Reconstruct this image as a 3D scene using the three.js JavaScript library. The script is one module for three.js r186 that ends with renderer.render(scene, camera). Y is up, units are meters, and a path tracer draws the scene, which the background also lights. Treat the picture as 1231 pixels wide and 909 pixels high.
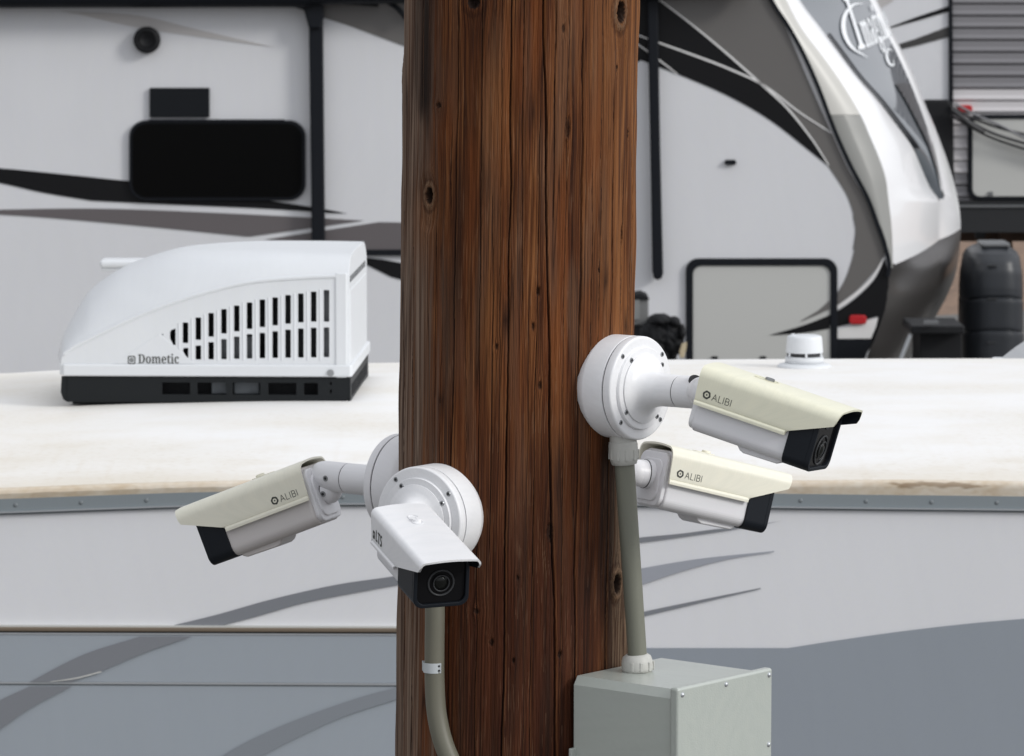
import * as THREE from 'three';
import { mergeGeometries, mergeVertices } from 'three/addons/utils/BufferGeometryUtils.js';
import { RoundedBoxGeometry } from 'three/addons/geometries/RoundedBoxGeometry.js';
import { FontLoader } from 'three/addons/loaders/FontLoader.js';
import { createNoise2D } from 'simplex-noise';

/* ------------------------------------------------------------------ camera, sky, sun, exposure */
const scene = new THREE.Scene();
const EYE = new THREE.Vector3(0, 4.0, 0), PITCH = THREE.MathUtils.degToRad(5.86), FPX = 5016, CX = 615.5, CY = 454.5;
const camera = new THREE.PerspectiveCamera(2 * THREE.MathUtils.radToDeg(Math.atan(CY / FPX)), 1024 / 756, 0.1, 4000);
camera.position.copy(EYE);
camera.rotation.set(-PITCH, 0, 0);
camera.focus = 5.5;
camera.userData.fStop = 25;
camera.updateMatrixWorld();

const SUN = new THREE.Vector3(0.80, 0.50, 0.27).normalize();
function makeSky() {                                                    // overcast: bright zenith, a broad bright patch of cloud round the hidden sun
  const W = 512, H = 256, d = new Float32Array(W * H * 4), v = new THREE.Vector3();
  for (let j = 0; j < H; j++) for (let i = 0; i < W; i++) {
    const el = ((j + 0.5) / H - 0.5) * Math.PI, az = ((i + 0.5) / W - 0.5) * 2 * Math.PI;
    v.set(Math.cos(el) * Math.cos(az), Math.sin(el), Math.cos(el) * Math.sin(az));
    const up = Math.max(v.y, -0.05), c = v.dot(SUN), g = Math.exp((c - 1) * 4.5), L = 0.66 * (1 + 0.75 * Math.max(up, 0)) / 1.42 * (1 + 0.24 * (v.x * 0.947 + v.z * 0.32)) + 0.44 * g;
    const k = (j * W + i) * 4;
    d[k] = L * 0.975; d[k + 1] = L; d[k + 2] = L * 1.055; d[k + 3] = 1;
  }
  const t = new THREE.DataTexture(d, W, H, THREE.RGBAFormat, THREE.FloatType);
  t.mapping = THREE.EquirectangularReflectionMapping; t.magFilter = t.minFilter = THREE.LinearFilter; t.needsUpdate = true;
  return t;
}
scene.background = scene.environment = makeSky();
const sun = new THREE.DirectionalLight(new THREE.Color(1, 0.975, 0.93), 1.2);
sun.position.copy(SUN).multiplyScalar(60); sun.castShadow = true; sun.shadow.radius = 25;
Object.assign(sun.shadow.camera, { left: -20, right: 20, top: 20, bottom: -20, near: 1, far: 140 });
sun.target.position.set(0, 2, -12);
scene.add(sun, sun.target);
const renderer = new THREE.WebGLRenderer({ antialias: true });
renderer.toneMapping = THREE.LinearToneMapping;
renderer.toneMappingExposure = 1.22;
renderer.shadowMap.enabled = true;

/* ------------------------------------------------------------------ helpers */
function rng(seed) { let a = seed >>> 0; return () => { a = (a + 0x6d2b79f5) | 0; let t = Math.imul(a ^ (a >>> 15), 1 | a); t = (t + Math.imul(t ^ (t >>> 7), 61 | t)) ^ t; return ((t ^ (t >>> 14)) >>> 0) / 4294967296; }; }
const n2 = createNoise2D(rng(11)), n2b = createNoise2D(rng(77));
const clamp = (x, a = 0, b = 1) => Math.min(b, Math.max(a, x)), lerp = (a, b, t) => a + (b - a) * t;
const sstep = (a, b, x) => { const t = clamp((x - a) / (b - a)); return t * t * (3 - 2 * t); };
const V = (x, y, z) => new THREE.Vector3(x, y, z);
const cp = Math.cos(PITCH), sp = Math.sin(PITCH);
// the point at distance d in front of the eye that the survey of the photograph gives for one of its pixels
function Q(px, py, d) {
  const x = (px - CX) / FPX, y = -(py - CY) / FPX, wy = y * cp - sp, wz = -(cp + y * sp), k = d / -wz;
  return V(x * k, EYE.y + wy * k, -d);
}
const used = {};
function numbered(n) { const k = used[n] = (used[n] ?? -1) + 1; return k ? `${n}_${String(k).padStart(3, '0')}` : n; }
function thing(name, label, category, pos = V(0, 0, 0), group) {
  const o = new THREE.Group(); o.name = numbered(name); o.position.copy(pos); scene.add(o);
  o.userData = { label, category }; if (group) o.userData.group = group;
  return o;
}
function clean(g) {
  g = g.index ? g.toNonIndexed() : g;
  for (const k of Object.keys(g.attributes)) if (!['position', 'normal', 'uv'].includes(k)) g.deleteAttribute(k);
  if (!g.attributes.uv) g.setAttribute('uv', new THREE.BufferAttribute(new Float32Array(g.attributes.position.count * 2), 2));
  if (!g.attributes.normal) g.computeVertexNormals();
  return g;
}
const merge = (l) => (Array.isArray(l) ? (l.length > 1 ? mergeGeometries(l.map(clean)) : l[0]) : l);
// a mesh under parent; geometry is in world coordinates when world = true
function part(name, geo, mat, parent, world = false) {
  const m = new THREE.Mesh(merge(geo), mat); m.name = name; m.castShadow = m.receiveShadow = true;
  parent.add(m);
  if (world) { parent.updateWorldMatrix(true, false); const p = V(0, 0, 0).setFromMatrixPosition(parent.matrixWorld); m.geometry.translate(-p.x, -p.y, -p.z); }
  return m;
}
function struct(name, geo, mat) { const m = part(name, geo, mat, scene); m.userData = { kind: 'structure' }; return m; }
const mat = (hex, rough = 0.6, o = {}) => new THREE.MeshPhysicalMaterial({ color: Array.isArray(hex) ? new THREE.Color().setRGB(...hex) : new THREE.Color(hex), roughness: rough, ...o });
function box(w, h, d, r = 0.002, x = 0, y = 0, z = 0) { const g = new RoundedBoxGeometry(w, h, d, 2, Math.min(r, w / 2.01, h / 2.01, d / 2.01)); g.translate(x, y, z); return g; }
function rod(a, b, ra, rb = ra, n = 28) {
  const d = b.clone().sub(a), L = d.length(), g = new THREE.CylinderGeometry(rb, ra, L, n);
  g.translate(0, L / 2, 0); g.applyQuaternion(new THREE.Quaternion().setFromUnitVectors(V(0, 1, 0), d.normalize())); g.translate(a.x, a.y, a.z);
  return g;
}
function lathe(pts, n = 64) { return new THREE.LatheGeometry(pts.map((p) => new THREE.Vector2(p[0], p[1])), n); }
function spline(pts, n = 10, alpha = 0.5) {                             // open smooth run through pixel points
  const c = new THREE.CatmullRomCurve3(pts.map((p) => V(p[0], p[1], 0)), false, 'centripetal', alpha);
  return c.getPoints(n * (pts.length - 1)).map((p) => [p.x, p.y]);
}
function rrect(x0, y0, x1, y1, r, n = 8) {                              // rounded rectangle as points
  const o = [], a = [[x1 - r, y1 - r, 0], [x0 + r, y1 - r, 1], [x0 + r, y0 + r, 2], [x1 - r, y0 + r, 3]];
  for (const [cx, cy, q] of a) for (let i = 0; i <= n; i++) { const t = (q + i / n) * Math.PI / 2; o.push([cx + r * Math.cos(t), cy + r * Math.sin(t)]); }
  return o;
}
const shapeOf = (pts) => new THREE.Shape(pts.map((p) => new THREE.Vector2(p[0], p[1])));
// outline given in pixels of the survey, standing upright at distance d; thick = how far it comes forward of that plane
function upright(pts, d, thick = 0, holes = [], bevel = 0) {
  const to = (p) => { const q = Q(p[0], p[1], d); return [q.x, q.y]; };
  const s = shapeOf(pts.map(to)); for (const h of holes) s.holes.push(shapeOf(h.map(to)));
  const g = thick ? new THREE.ExtrudeGeometry(s, { depth: thick - bevel, bevelEnabled: bevel > 0, bevelThickness: bevel, bevelSize: bevel, bevelOffset: -bevel, bevelSegments: 2, curveSegments: 4 }) : new THREE.ShapeGeometry(s, 4);
  g.translate(0, 0, -d);
  return g;
}
function gridGeo(nu, nv, f, uvf) {                                      // indexed grid of (nu+1) x (nv+1) points
  const pos = [], uv = [], idx = [];
  for (let j = 0; j <= nv; j++) for (let i = 0; i <= nu; i++) { const p = f(i / nu, j / nv, i, j); pos.push(p.x, p.y, p.z); const t = uvf ? uvf(i / nu, j / nv, p) : [i / nu, j / nv]; uv.push(t[0], t[1]); }
  for (let j = 0; j < nv; j++) for (let i = 0; i < nu; i++) { const a = j * (nu + 1) + i, b = a + 1, c = a + nu + 1, d = c + 1; idx.push(a, b, d, a, d, c); }
  const g = new THREE.BufferGeometry();
  g.setAttribute('position', new THREE.Float32BufferAttribute(pos, 3)); g.setAttribute('uv', new THREE.Float32BufferAttribute(uv, 2)); g.setIndex(idx); g.computeVertexNormals();
  return g;
}
function dataTex(W, H, f, srgb = true, wrap = THREE.RepeatWrapping) {
  const d = new Uint8Array(W * H * 4), enc = (x) => (srgb ? (x <= 0.0031308 ? 12.92 * x : 1.055 * Math.pow(x, 1 / 2.4) - 0.055) : x);
  for (let j = 0; j < H; j++) for (let i = 0; i < W; i++) { const c = f((i + 0.5) / W, (j + 0.5) / H), k = (j * W + i) * 4; for (let q = 0; q < 3; q++) d[k + q] = clamp(enc(Math.max(0, c[q]))) * 255; d[k + 3] = 255; }
  const t = new THREE.DataTexture(d, W, H); t.wrapS = t.wrapT = wrap; t.magFilter = THREE.LinearFilter; t.minFilter = THREE.LinearMipmapLinearFilter; t.generateMipmaps = true;
  if (srgb) t.colorSpace = THREE.SRGBColorSpace; t.needsUpdate = true;
  return t;
}
const loader = new FontLoader(), FONT = {};
for (const f of ['sans_regular', 'sans_bold', 'serif_bold']) FONT[f] = await loader.loadAsync(`fonts/droid/droid_${f}.typeface.json`);
// flat print: letters h high (capitals), starting at 0,0 in the xy plane
function print(text, font, h, width, slant = 0) {
  const g = new THREE.ShapeGeometry(FONT[font].generateShapes(text, h / 0.72), 6); g.computeBoundingBox();
  const b = g.boundingBox; g.translate(-b.min.x, 0, 0); g.scale(width ? width / (b.max.x - b.min.x) : 1, 1, 1);
  if (slant) g.applyMatrix4(new THREE.Matrix4().makeShear(0, 0, slant, 0, 0, 0));
  return g;
}

/* ------------------------------------------------------------------ materials */
const wear = dataTex(512, 512, (u, v) => { const a = u * 6.2832, b = v * 6.2832, s = 0.5 * n2(Math.cos(a) * 1.1 + 3, Math.cos(b) * 1.1 + Math.sin(a)) + 0.3 * n2b(Math.cos(a) * 5, Math.sin(b) * 1.3 + Math.sin(a) * 5) + 0.2 * n2(Math.sin(a) * 14, Math.sin(b) * 14 + Math.cos(a) * 14); const k = 0.975 + 0.022 * s; return [k, k, k * 0.995]; });
const grime = dataTex(512, 512, (u, v) => { const a = u * 6.2832, b = v * 6.2832, s = n2(Math.cos(a) * 1.5 + 7, Math.cos(b) * 1.5 + Math.sin(a) * 1.5), q = n2b(Math.cos(a) * 9 + 4, Math.sin(b) * 2 + Math.sin(a) * 9), sp = n2(Math.sin(a) * 30 + 3, Math.cos(b) * 30 + Math.cos(a) * 30); const k = 0.965 + 0.022 * s + 0.016 * q - 0.10 * Math.max(0, sp - 0.72); return [k, k * (0.997 - 0.004 * s), k * (0.99 - 0.012 * Math.max(0, s))]; });
const grit = dataTex(256, 256, () => { const k = 0.5 + 0.5 * (gritR() - 0.5); return [k, k, k]; }, false); function gritR() { return (gritR.r ??= rng(5))(); }
const M = {
  wall: mat([0.73, 0.735, 0.76], 0.42, { map: wear }), wallFar: mat([0.71, 0.715, 0.74], 0.35, { map: wear }),
  greyLeft: mat([0.335, 0.37, 0.41], 0.45, { map: wear }), greyRight: mat([0.285, 0.315, 0.355], 0.45, { map: wear }),
  decalDark: mat([0.20, 0.21, 0.23], 0.45), decalMid: mat([0.33, 0.345, 0.385], 0.45), decalPale: mat([0.225, 0.245, 0.27], 0.5),
  rail: mat([0.27, 0.305, 0.325], 0.42, { metalness: 0.35, map: wear }), railLip: mat([0.17, 0.19, 0.20], 0.45), molding: mat([0.16, 0.125, 0.09], 0.55), aluminium: mat([0.5, 0.52, 0.54], 0.35, { metalness: 0.6 }),
  screw: mat([0.34, 0.35, 0.36], 0.35, { metalness: 0.85 }), dark: mat([0.012, 0.013, 0.015], 0.5), gap: mat([0.03, 0.03, 0.032], 0.8),
  black: mat([0.006, 0.0075, 0.011], 0.5, { specularIntensity: 0.4 }), blackSoft: mat([0.010, 0.0105, 0.012], 0.65, { specularIntensity: 0.5 }), blackGlass: mat([0.003, 0.003, 0.003], 0.2, { specularIntensity: 0.12 }),
  acWhite: mat([0.70, 0.72, 0.745], 0.38, { map: wear }), acBase: mat([0.008, 0.010, 0.0115], 0.5, { specularIntensity: 0.5 }), acInner: mat([0.006, 0.007, 0.009], 0.8), acCoil: mat([0.16, 0.17, 0.18], 0.6),
  camWhite: mat([0.80, 0.80, 0.825], 0.36, { map: grime }), camPale: mat([0.86, 0.84, 0.715], 0.42, { map: grime }), camCream: mat([0.81, 0.80, 0.645], 0.42, { map: grime }), camPure: mat([0.86, 0.865, 0.885], 0.34, { map: grime }),
  camBody: mat([0.66, 0.63, 0.62], 0.4, { map: grime }), hood: mat([0.008, 0.0105, 0.015], 0.45, { specularIntensity: 0.45 }), glass: mat([0.006, 0.006, 0.007], 0.1, { specularIntensity: 0.35 }), lens: mat([0.008, 0.009, 0.008], 0.12, { specularIntensity: 0.5 }), lensRing: mat([0.045, 0.047, 0.05], 0.4, { specularIntensity: 0.6 }),
  ink: mat([0.045, 0.048, 0.042], 0.6), conduit: mat([0.175, 0.178, 0.142], 0.55, { map: grime }), conduitOlive: mat([0.155, 0.15, 0.115], 0.5, { map: grime }), fitting: mat([0.50, 0.50, 0.47], 0.5, { map: grime }),
  boxGrey: mat([0.45, 0.485, 0.45], 0.36, { map: grime, bumpMap: grit, bumpScale: 0.0004, clearcoat: 0.7, clearcoatRoughness: 0.2 }), clip: mat([0.62, 0.66, 0.68], 0.25, { metalness: 0.3 }),
  red: mat([0.45, 0.01, 0.015], 0.3), decalBlack: mat([0.008, 0.008, 0.009], 0.4, { specularIntensity: 0.35 }), brownGrey: mat([0.125, 0.112, 0.115], 0.4), greyFar: mat([0.135, 0.128, 0.122], 0.38), paleFar: mat([0.50, 0.48, 0.47], 0.4), whiteLine: mat([0.75, 0.74, 0.73], 0.4),
  panelFar: mat([0.52, 0.522, 0.50], 0.45), capWhite: mat([0.86, 0.86, 0.87], 0.22, { clearcoat: 0.5 }), capBeige: mat([0.52, 0.51, 0.475], 0.35), capGrey: mat([0.27, 0.27, 0.255], 0.35), capDark: mat([0.046, 0.043, 0.041], 0.3, { clearcoat: 0.35, clearcoatRoughness: 0.2 }), windscreen: mat([0.11, 0.124, 0.14], 0.06, { clearcoat: 1 }), tint: mat([0.035, 0.035, 0.036], 0.1, { clearcoat: 1 }),
  siding: mat([0.20, 0.195, 0.205], 0.4, { metalness: 0.15 }), sidingPale: mat([0.58, 0.56, 0.57], 0.4), tank: mat([0.018, 0.021, 0.026], 0.4), tankTop: mat([0.14, 0.145, 0.15], 0.45),
  cord: mat([0.03, 0.03, 0.032], 0.5), cordGrey: mat([0.2, 0.2, 0.21], 0.5), tan: mat([0.5, 0.42, 0.28], 0.7), shadedDirt: mat([0.075, 0.042, 0.028], 0.8),
};

/* ------------------------------------------------------------------ ground */
{
  const groundTex = dataTex(512, 512, (u, v) => { const a = u * 6.2832, b = v * 6.2832, s = 0.5 * n2(Math.cos(a) * 2 + Math.sin(b), Math.sin(a) * 2 + Math.cos(b)) + 0.5 * n2b(Math.cos(a) * 9 + Math.sin(b) * 9, Math.sin(a) * 9 + Math.cos(b) * 9), k = 1 + 0.35 * s; return [0.145 * k, 0.14 * k, 0.132 * k]; });
  const dirtTex = dataTex(512, 512, (u, v) => { const a = u * 6.2832, b = v * 6.2832, s = 0.5 * n2(Math.cos(a) * 2 + Math.sin(b), Math.sin(a) * 2 + Math.cos(b)) + 0.5 * n2b(Math.cos(a) * 9 + Math.sin(b) * 9, Math.sin(a) * 9 + Math.cos(b) * 9), k = 1 + 0.22 * s + 0.3 * n2(Math.cos(a) * 22 + Math.sin(b) * 17, Math.sin(a) * 22 + Math.cos(b) * 17); return [0.21 * k, 0.14 * k, 0.098 * k]; });
  const g = gridGeo(120, 160, (u, v) => { const x = (u - 0.5) * 600, z = 40 - v * 700; return V(x, 0.67 * sstep(-14, -25, z) + 0.03 * n2(x * 0.2, z * 0.2), z); }, (u, v, p) => [p.x / 5, p.z / 5]);
  const bank = gridGeo(80, 40, (u, v) => { const x = lerp(-60, 90, u), z = lerp(-37, -90, v); return V(x, 0.674 + 0.25 * sstep(0, 0.2, v) + 1.6 * sstep(0.05, 0.6, v) + 0.12 * n2(x * 0.5, z * 0.5), z); }, (u, v, p) => [p.x / 5, p.z / 5]);
  struct('dirt_bank', bank, new THREE.MeshStandardMaterial({ map: dirtTex, roughness: 0.95 }));
  struct('ground', g, new THREE.MeshStandardMaterial({ map: groundTex, roughness: 0.95 }));
}

/* ------------------------------------------------------------------ the wooden pole */
const POLE_Z = -5.6, POLE_R = 0.1568;
const poleX = (y) => { const a = Q(627, 0, 5.6), b = Q(614.6, 909, 5.6); return lerp(b.x, a.x, (y - b.y) / (a.y - b.y)); };
const pyToY = (py) => Q(620, py, 5.45).y;
const yTop = pyToY(0), yBot = pyToY(909);
const yToPy = (y) => (yTop - y) / (yTop - yBot) * 909;
const HALF = 140.4;
const pxC = (py) => 627 - 12.4 * py / 909;
const sOf = (px, py) => POLE_R * Math.asin(clamp((px - pxC(py)) / HALF, -1, 1));
// long drying checks: pixel column at the top and at the bottom, width and depth in millimetres, first and last pixel row
const checks = [[553, 538, 1.5, 6, -200, 900], [582, 571, 1.0, 4, -100, 1000], [616, 603, 1.7, 7, -300, 1200], [629, 622, 0.9, 3, -200, 420], [652, 667, 2.0, 8, -300, 1200], [651, 636, 0.9, 3, 100, 1000], [667, 655, 1.2, 5, -50, 300], [700, 688, 1.5, 6, -300, 1200], [712, 704, 0.9, 3, 150, 700], [738, 726, 1.6, 6, 80, 1100], [751, 741, 1.1, 4, 200, 640], [529, 520, 1.1, 4, 230, 700], [512, 500, 1.4, 5, -200, 160], [500, 494, 0.9, 3, 250, 1000], [545, 541, 0.9, 3, 120, 300], [596, 586, 0.8, 3, 200, 700], [682, 670, 0.8, 3, -100, 900], [723, 712, 0.8, 3, -100, 520], [760, 748, 1.2, 4, 30, 500], [640, 628, 0.7, 2, 300, 1100], [566, 556, 0.7, 2, 350, 1200], [488, 484, 1.3, 4, 200, 1000], [535, 528, 0.7, 2, 350, 1000], [605, 597, 0.7, 2, -100, 500]];
// knots: pixel, half width, half height in pixels, hollow depth (m), raised rim (m)
const knots = [[744, 15, 10, 14, 0.014, 0.0018], [516, 238, 7.5, 10.5, 0.026, 0.0012], [571, 2, 8, 9, 0.007, 0.0010], [740, 712, 9, 13, 0.018, 0.0035], [483, 95, 5, 16, 0.002, 0.0015], [681, 155, 4, 16, 0.0025, 0.0003], [646, 350, 2.4, 7, 0.003, 0], [640, 392, 2.2, 6, 0.002, 0], [676, 34, 2.5, 6, 0.002, 0], [739, 84, 2.2, 5, 0.002, 0], [591, 772, 3, 5, 0.003, 0], [672, 788, 3, 6, 0.003, 0], [622, 694, 2, 4, 0.002, 0], [597, 416, 2.2, 5, 0.002, 0], [648, 463, 3, 6, 0.002, 0.0002], [660, 640, 5, 13, 0.002, 0.0002], [617, 793, 2, 4, 0.002, 0], [753, 165, 2, 9, 0.002, 0], [747, 288, 2.2, 15, 0.004, 0.0002], [573, 735, 4, 4, 0.002, 0], [718, 327, 2, 4, 0.002, 0], [530, 128, 5, 4, 0.003, 0.0004]].map((k) => ({ s: sOf(k[0], k[1]), y: pyToY(k[1]), a: k[2] / 912, b: k[3] / 912, d: k[4], r: k[5] }));
const checkS = checks.map((c, i) => (y) => { const py = yToPy(y), px = lerp(c[0], c[1], py / 909) + 1.5 * n2(i * 7.1, py * 0.005) + 0.25 * n2b(i * 3.3, py * 0.05); return sOf(px, py); });
const longChecks = checks.map((c, i) => i).filter((i) => checks[i][2] >= 0.9);
function stripTone(s, y) { let k = 0, h = 0; for (const i of longChecks) if (s > checkS[i](y)) { k++; h += (i + 1) * 1.37; } return n2(h * 2.3 + k * 9.1, y * 1.3) * 0.75 + 0.25 * n2b(h * 4.1, y * 4); }
function grainWarp(s, y) {                                             // fibres run round the knots
  let w = s;
  for (const k of knots) { const ds = s - k.s, dy = y - k.y; if (Math.abs(ds) > k.a * 7 || Math.abs(dy) > k.b * 9) continue; const e = Math.exp(-((dy / (k.b * 2.6)) ** 2)) ; w -= Math.sign(ds) * k.a * 0.9 * e * Math.exp(-Math.abs(ds) / (k.a * 2.2)); }
  return w;
}
function woodHeight(s, y, fade) {
  const w = grainWarp(s, y); let h = 0;
  h += 0.0012 * n2(w * 18, y * 0.7) + 0.0005 * n2b(w * 70, y * 1.3) + 0.0004 * n2(w * 210 + 9, y * 3) + 0.0003 * n2b(w * 520, y * 7 + 3);
  h += sstep(0.12, 0.2, s) * (0.0012 * n2(w * 60, y * 1.2 + 8) - 0.0016 * Math.max(0, 1 - 7 * Math.abs(n2b(w * 36, y * 0.8))));
  h += 0.0012 * n2b(s * 9, y * 7) * sstep(0.17, 0.24, Math.abs(s));
  if (fade > 0) {
    checks.forEach((c, i) => { const py = yToPy(y), on = sstep(c[4], c[4] + 60, py) * sstep(c[5], c[5] - 60, py); if (on <= 0) return; const ds = (s - checkS[i](y)) / (c[2] * 0.00062 * (0.85 + 0.45 * n2(i * 5, py * 0.01))); if (Math.abs(ds) < 3) h -= fade * on * c[3] * 0.0006 * Math.exp(-ds * ds); });
    for (const k of knots) { const e = Math.hypot((s - k.s) / k.a, (y - k.y) / k.b) * (1 + 0.12 * n2(s * 160, y * 120)); if (e < 3) { h -= fade * k.d * sstep(1, 0.35, e); h += fade * k.r * Math.exp(-(((e - 1.25) / 0.35) ** 2)); if (e < 1) h += fade * 0.002 * n2b(s * 300, y * 220); } }
    { const e = Math.hypot((s - sOf(516, 245)) / 0.022, (y - pyToY(246)) / 0.038); h -= fade * 0.003 * sstep(1.15, 0.8, e); }
  }
  return h;
}
function woodColor(s, y) {
  const py = yToPy(y), th = clamp(s / POLE_R, -1.7, 1.7), px = pxC(py) + HALF * Math.sin(clamp(th, -1.57, 1.57)), w = grainWarp(s, y);
  const f1 = n2(w * 30, y * 0.8), f2 = n2b(w * 90 + 4, y * 1.8), f3 = n2(w * 250, y * 3.5), f4 = n2b(w * 640, y * 12), big = n2b(s * 12 + 5, y * 1.7), blot = n2(s * 34, y * 6);
  const slit = Math.max(0, 1 - 9 * Math.abs(n2(w * 55 + 30, y * 0.9))) * sstep(-0.3, 0.4, n2b(w * 20, y * 3 + 9)), slit2 = Math.max(0, 1 - 6 * Math.abs(n2b(w * 120 + 60, y * 1.6))) * sstep(-0.1, 0.5, n2(w * 40, y * 5 + 9));
  const t = 0.47 + 0.17 * stripTone(s, y) + 0.21 * f1 + 0.22 * f2 + 0.24 * f3 + 0.21 * f4 + 0.12 * blot;
  const fl = n2(w * 330 + 50, y * 2.0), fd = n2b(w * 300 + 90, y * 1.5), fm = n2(w * 140 + 20, y * 2.6);
  const deep = [0.026, 0.0085, 0.0040], mid = [0.104, 0.0335, 0.0112], gold = [0.285, 0.118, 0.041], grey = [0.27, 0.195, 0.145], char = [0.012, 0.008, 0.007];
  const mix = (a, b, k) => a.map((x, i) => lerp(x, b[i], clamp(k)));
  let c = t < 0.5 ? mix(deep, mid, t * 2) : mix(mid, gold, (t - 0.5) * 1.15);
  c = mix(c, gold, 0.55 * sstep(0.25, 0.75, fl) * sstep(-0.3, 0.5, fm)); c = mix(c, deep, 0.75 * sstep(0.3, 0.75, fd));
  c = mix(c, [0.150, 0.042, 0.0105], 0.5 * sstep(0.0, 0.7, n2(s * 22 + 40, y * 2.4)));           // redder lengths
  c = mix(c, [0.130, 0.078, 0.050], 0.34 * sstep(0.0, 0.8, n2b(s * 26 + 70, y * 3.1)));         // greyer, weathered lengths
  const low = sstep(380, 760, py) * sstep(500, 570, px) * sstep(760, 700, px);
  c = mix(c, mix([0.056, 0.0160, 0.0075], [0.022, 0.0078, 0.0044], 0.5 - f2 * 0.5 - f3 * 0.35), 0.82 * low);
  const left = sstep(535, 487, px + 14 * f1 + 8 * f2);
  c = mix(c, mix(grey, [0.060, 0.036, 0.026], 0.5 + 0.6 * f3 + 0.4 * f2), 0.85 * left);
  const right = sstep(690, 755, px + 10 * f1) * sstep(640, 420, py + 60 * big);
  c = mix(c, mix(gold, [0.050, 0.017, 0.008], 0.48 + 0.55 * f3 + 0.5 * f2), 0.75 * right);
  const scar = sstep(728, 742, px + 5 * f2) * sstep(520, 600, py);
  c = mix(c, mix([0.20, 0.14, 0.09], [0.03, 0.02, 0.014], 0.5 + 0.7 * f3 + 0.4 * f4), 0.85 * scar);
  const st = Math.exp(-(((px - 515 - 6 * f1) / 13) ** 2)) * sstep(165, 110, py + 30 * blot);
  c = mix(c, char, 0.93 * st);
  const st2 = Math.exp(-(((px - 553 - 5 * f2) / 8) ** 2)) * sstep(150, 230, py) * sstep(420, 330, py);
  c = mix(c, char, 0.6 * st2);
  const st3 = Math.exp(-(((px - 728 - 5 * f2) / 12) ** 2)) * sstep(500, 570, py) * sstep(800, 700, py);
  c = mix(c, char, 0.75 * st3);
  const au = Math.exp(-(((px - 600 + 0.02 * py - 5 * f1) / 13) ** 2) - (((py - 130) / 80) ** 2)) + Math.exp(-(((px - 592 - 4 * f1) / 10) ** 2) - (((py - 390) / 70) ** 2)) + 0.8 * Math.exp(-(((px - 514) / 18) ** 2) - (((py - 262) / 45) ** 2));
  c = mix(c, mix(gold, mid, 0.3 + 0.5 * f3), 0.55 * au);
  c = mix(c, [0.014, 0.006, 0.004], 0.75 * slit); c = mix(c, [0.016, 0.007, 0.005], 0.55 * slit2);
  if (f4 > 0.55 && blot > 0.1) c = mix(c, [0.26, 0.16, 0.10], (f4 - 0.55) * 1.2);
  checks.forEach((k, i) => { const on = sstep(k[4], k[4] + 60, py) * sstep(k[5], k[5] - 60, py); if (on <= 0) return; const ds = (s - checkS[i](y)) / (k[2] * 0.00062); if (Math.abs(ds) < 5) { c = mix(c, [0.006, 0.003, 0.003], 0.95 * on * Math.exp(-ds * ds)); c = mix(c, gold, 0.26 * on * Math.exp(-(((ds - 2.4) / 0.8) ** 2))); } });
  for (const k of knots) { const e = Math.hypot((s - k.s) / k.a, (y - k.y) / k.b) * (1 + 0.07 * n2(s * 160, y * 120)); if (e < 2.4) { c = mix(c, [0.014, 0.008, 0.006], (k.d > 0.005 ? 0.96 * sstep(1.08, 0.86, e) : 0.7 * sstep(1.1, 0.5, e))); if (k.r > 0.0011) c = mix(c, mix([0.24, 0.15, 0.09], [0.05, 0.028, 0.016], 0.45 + 0.6 * n2(e * 9, Math.atan2(y - k.y, s - k.s) * 1.2)), 0.7 * Math.exp(-(((e - 1.35) / 0.28) ** 2))); if (k.d > 0.005) c = mix(c, deep, 0.5 * Math.exp(-(((e - 1.9) / 0.25) ** 2))); } }
  return c;
}
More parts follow.
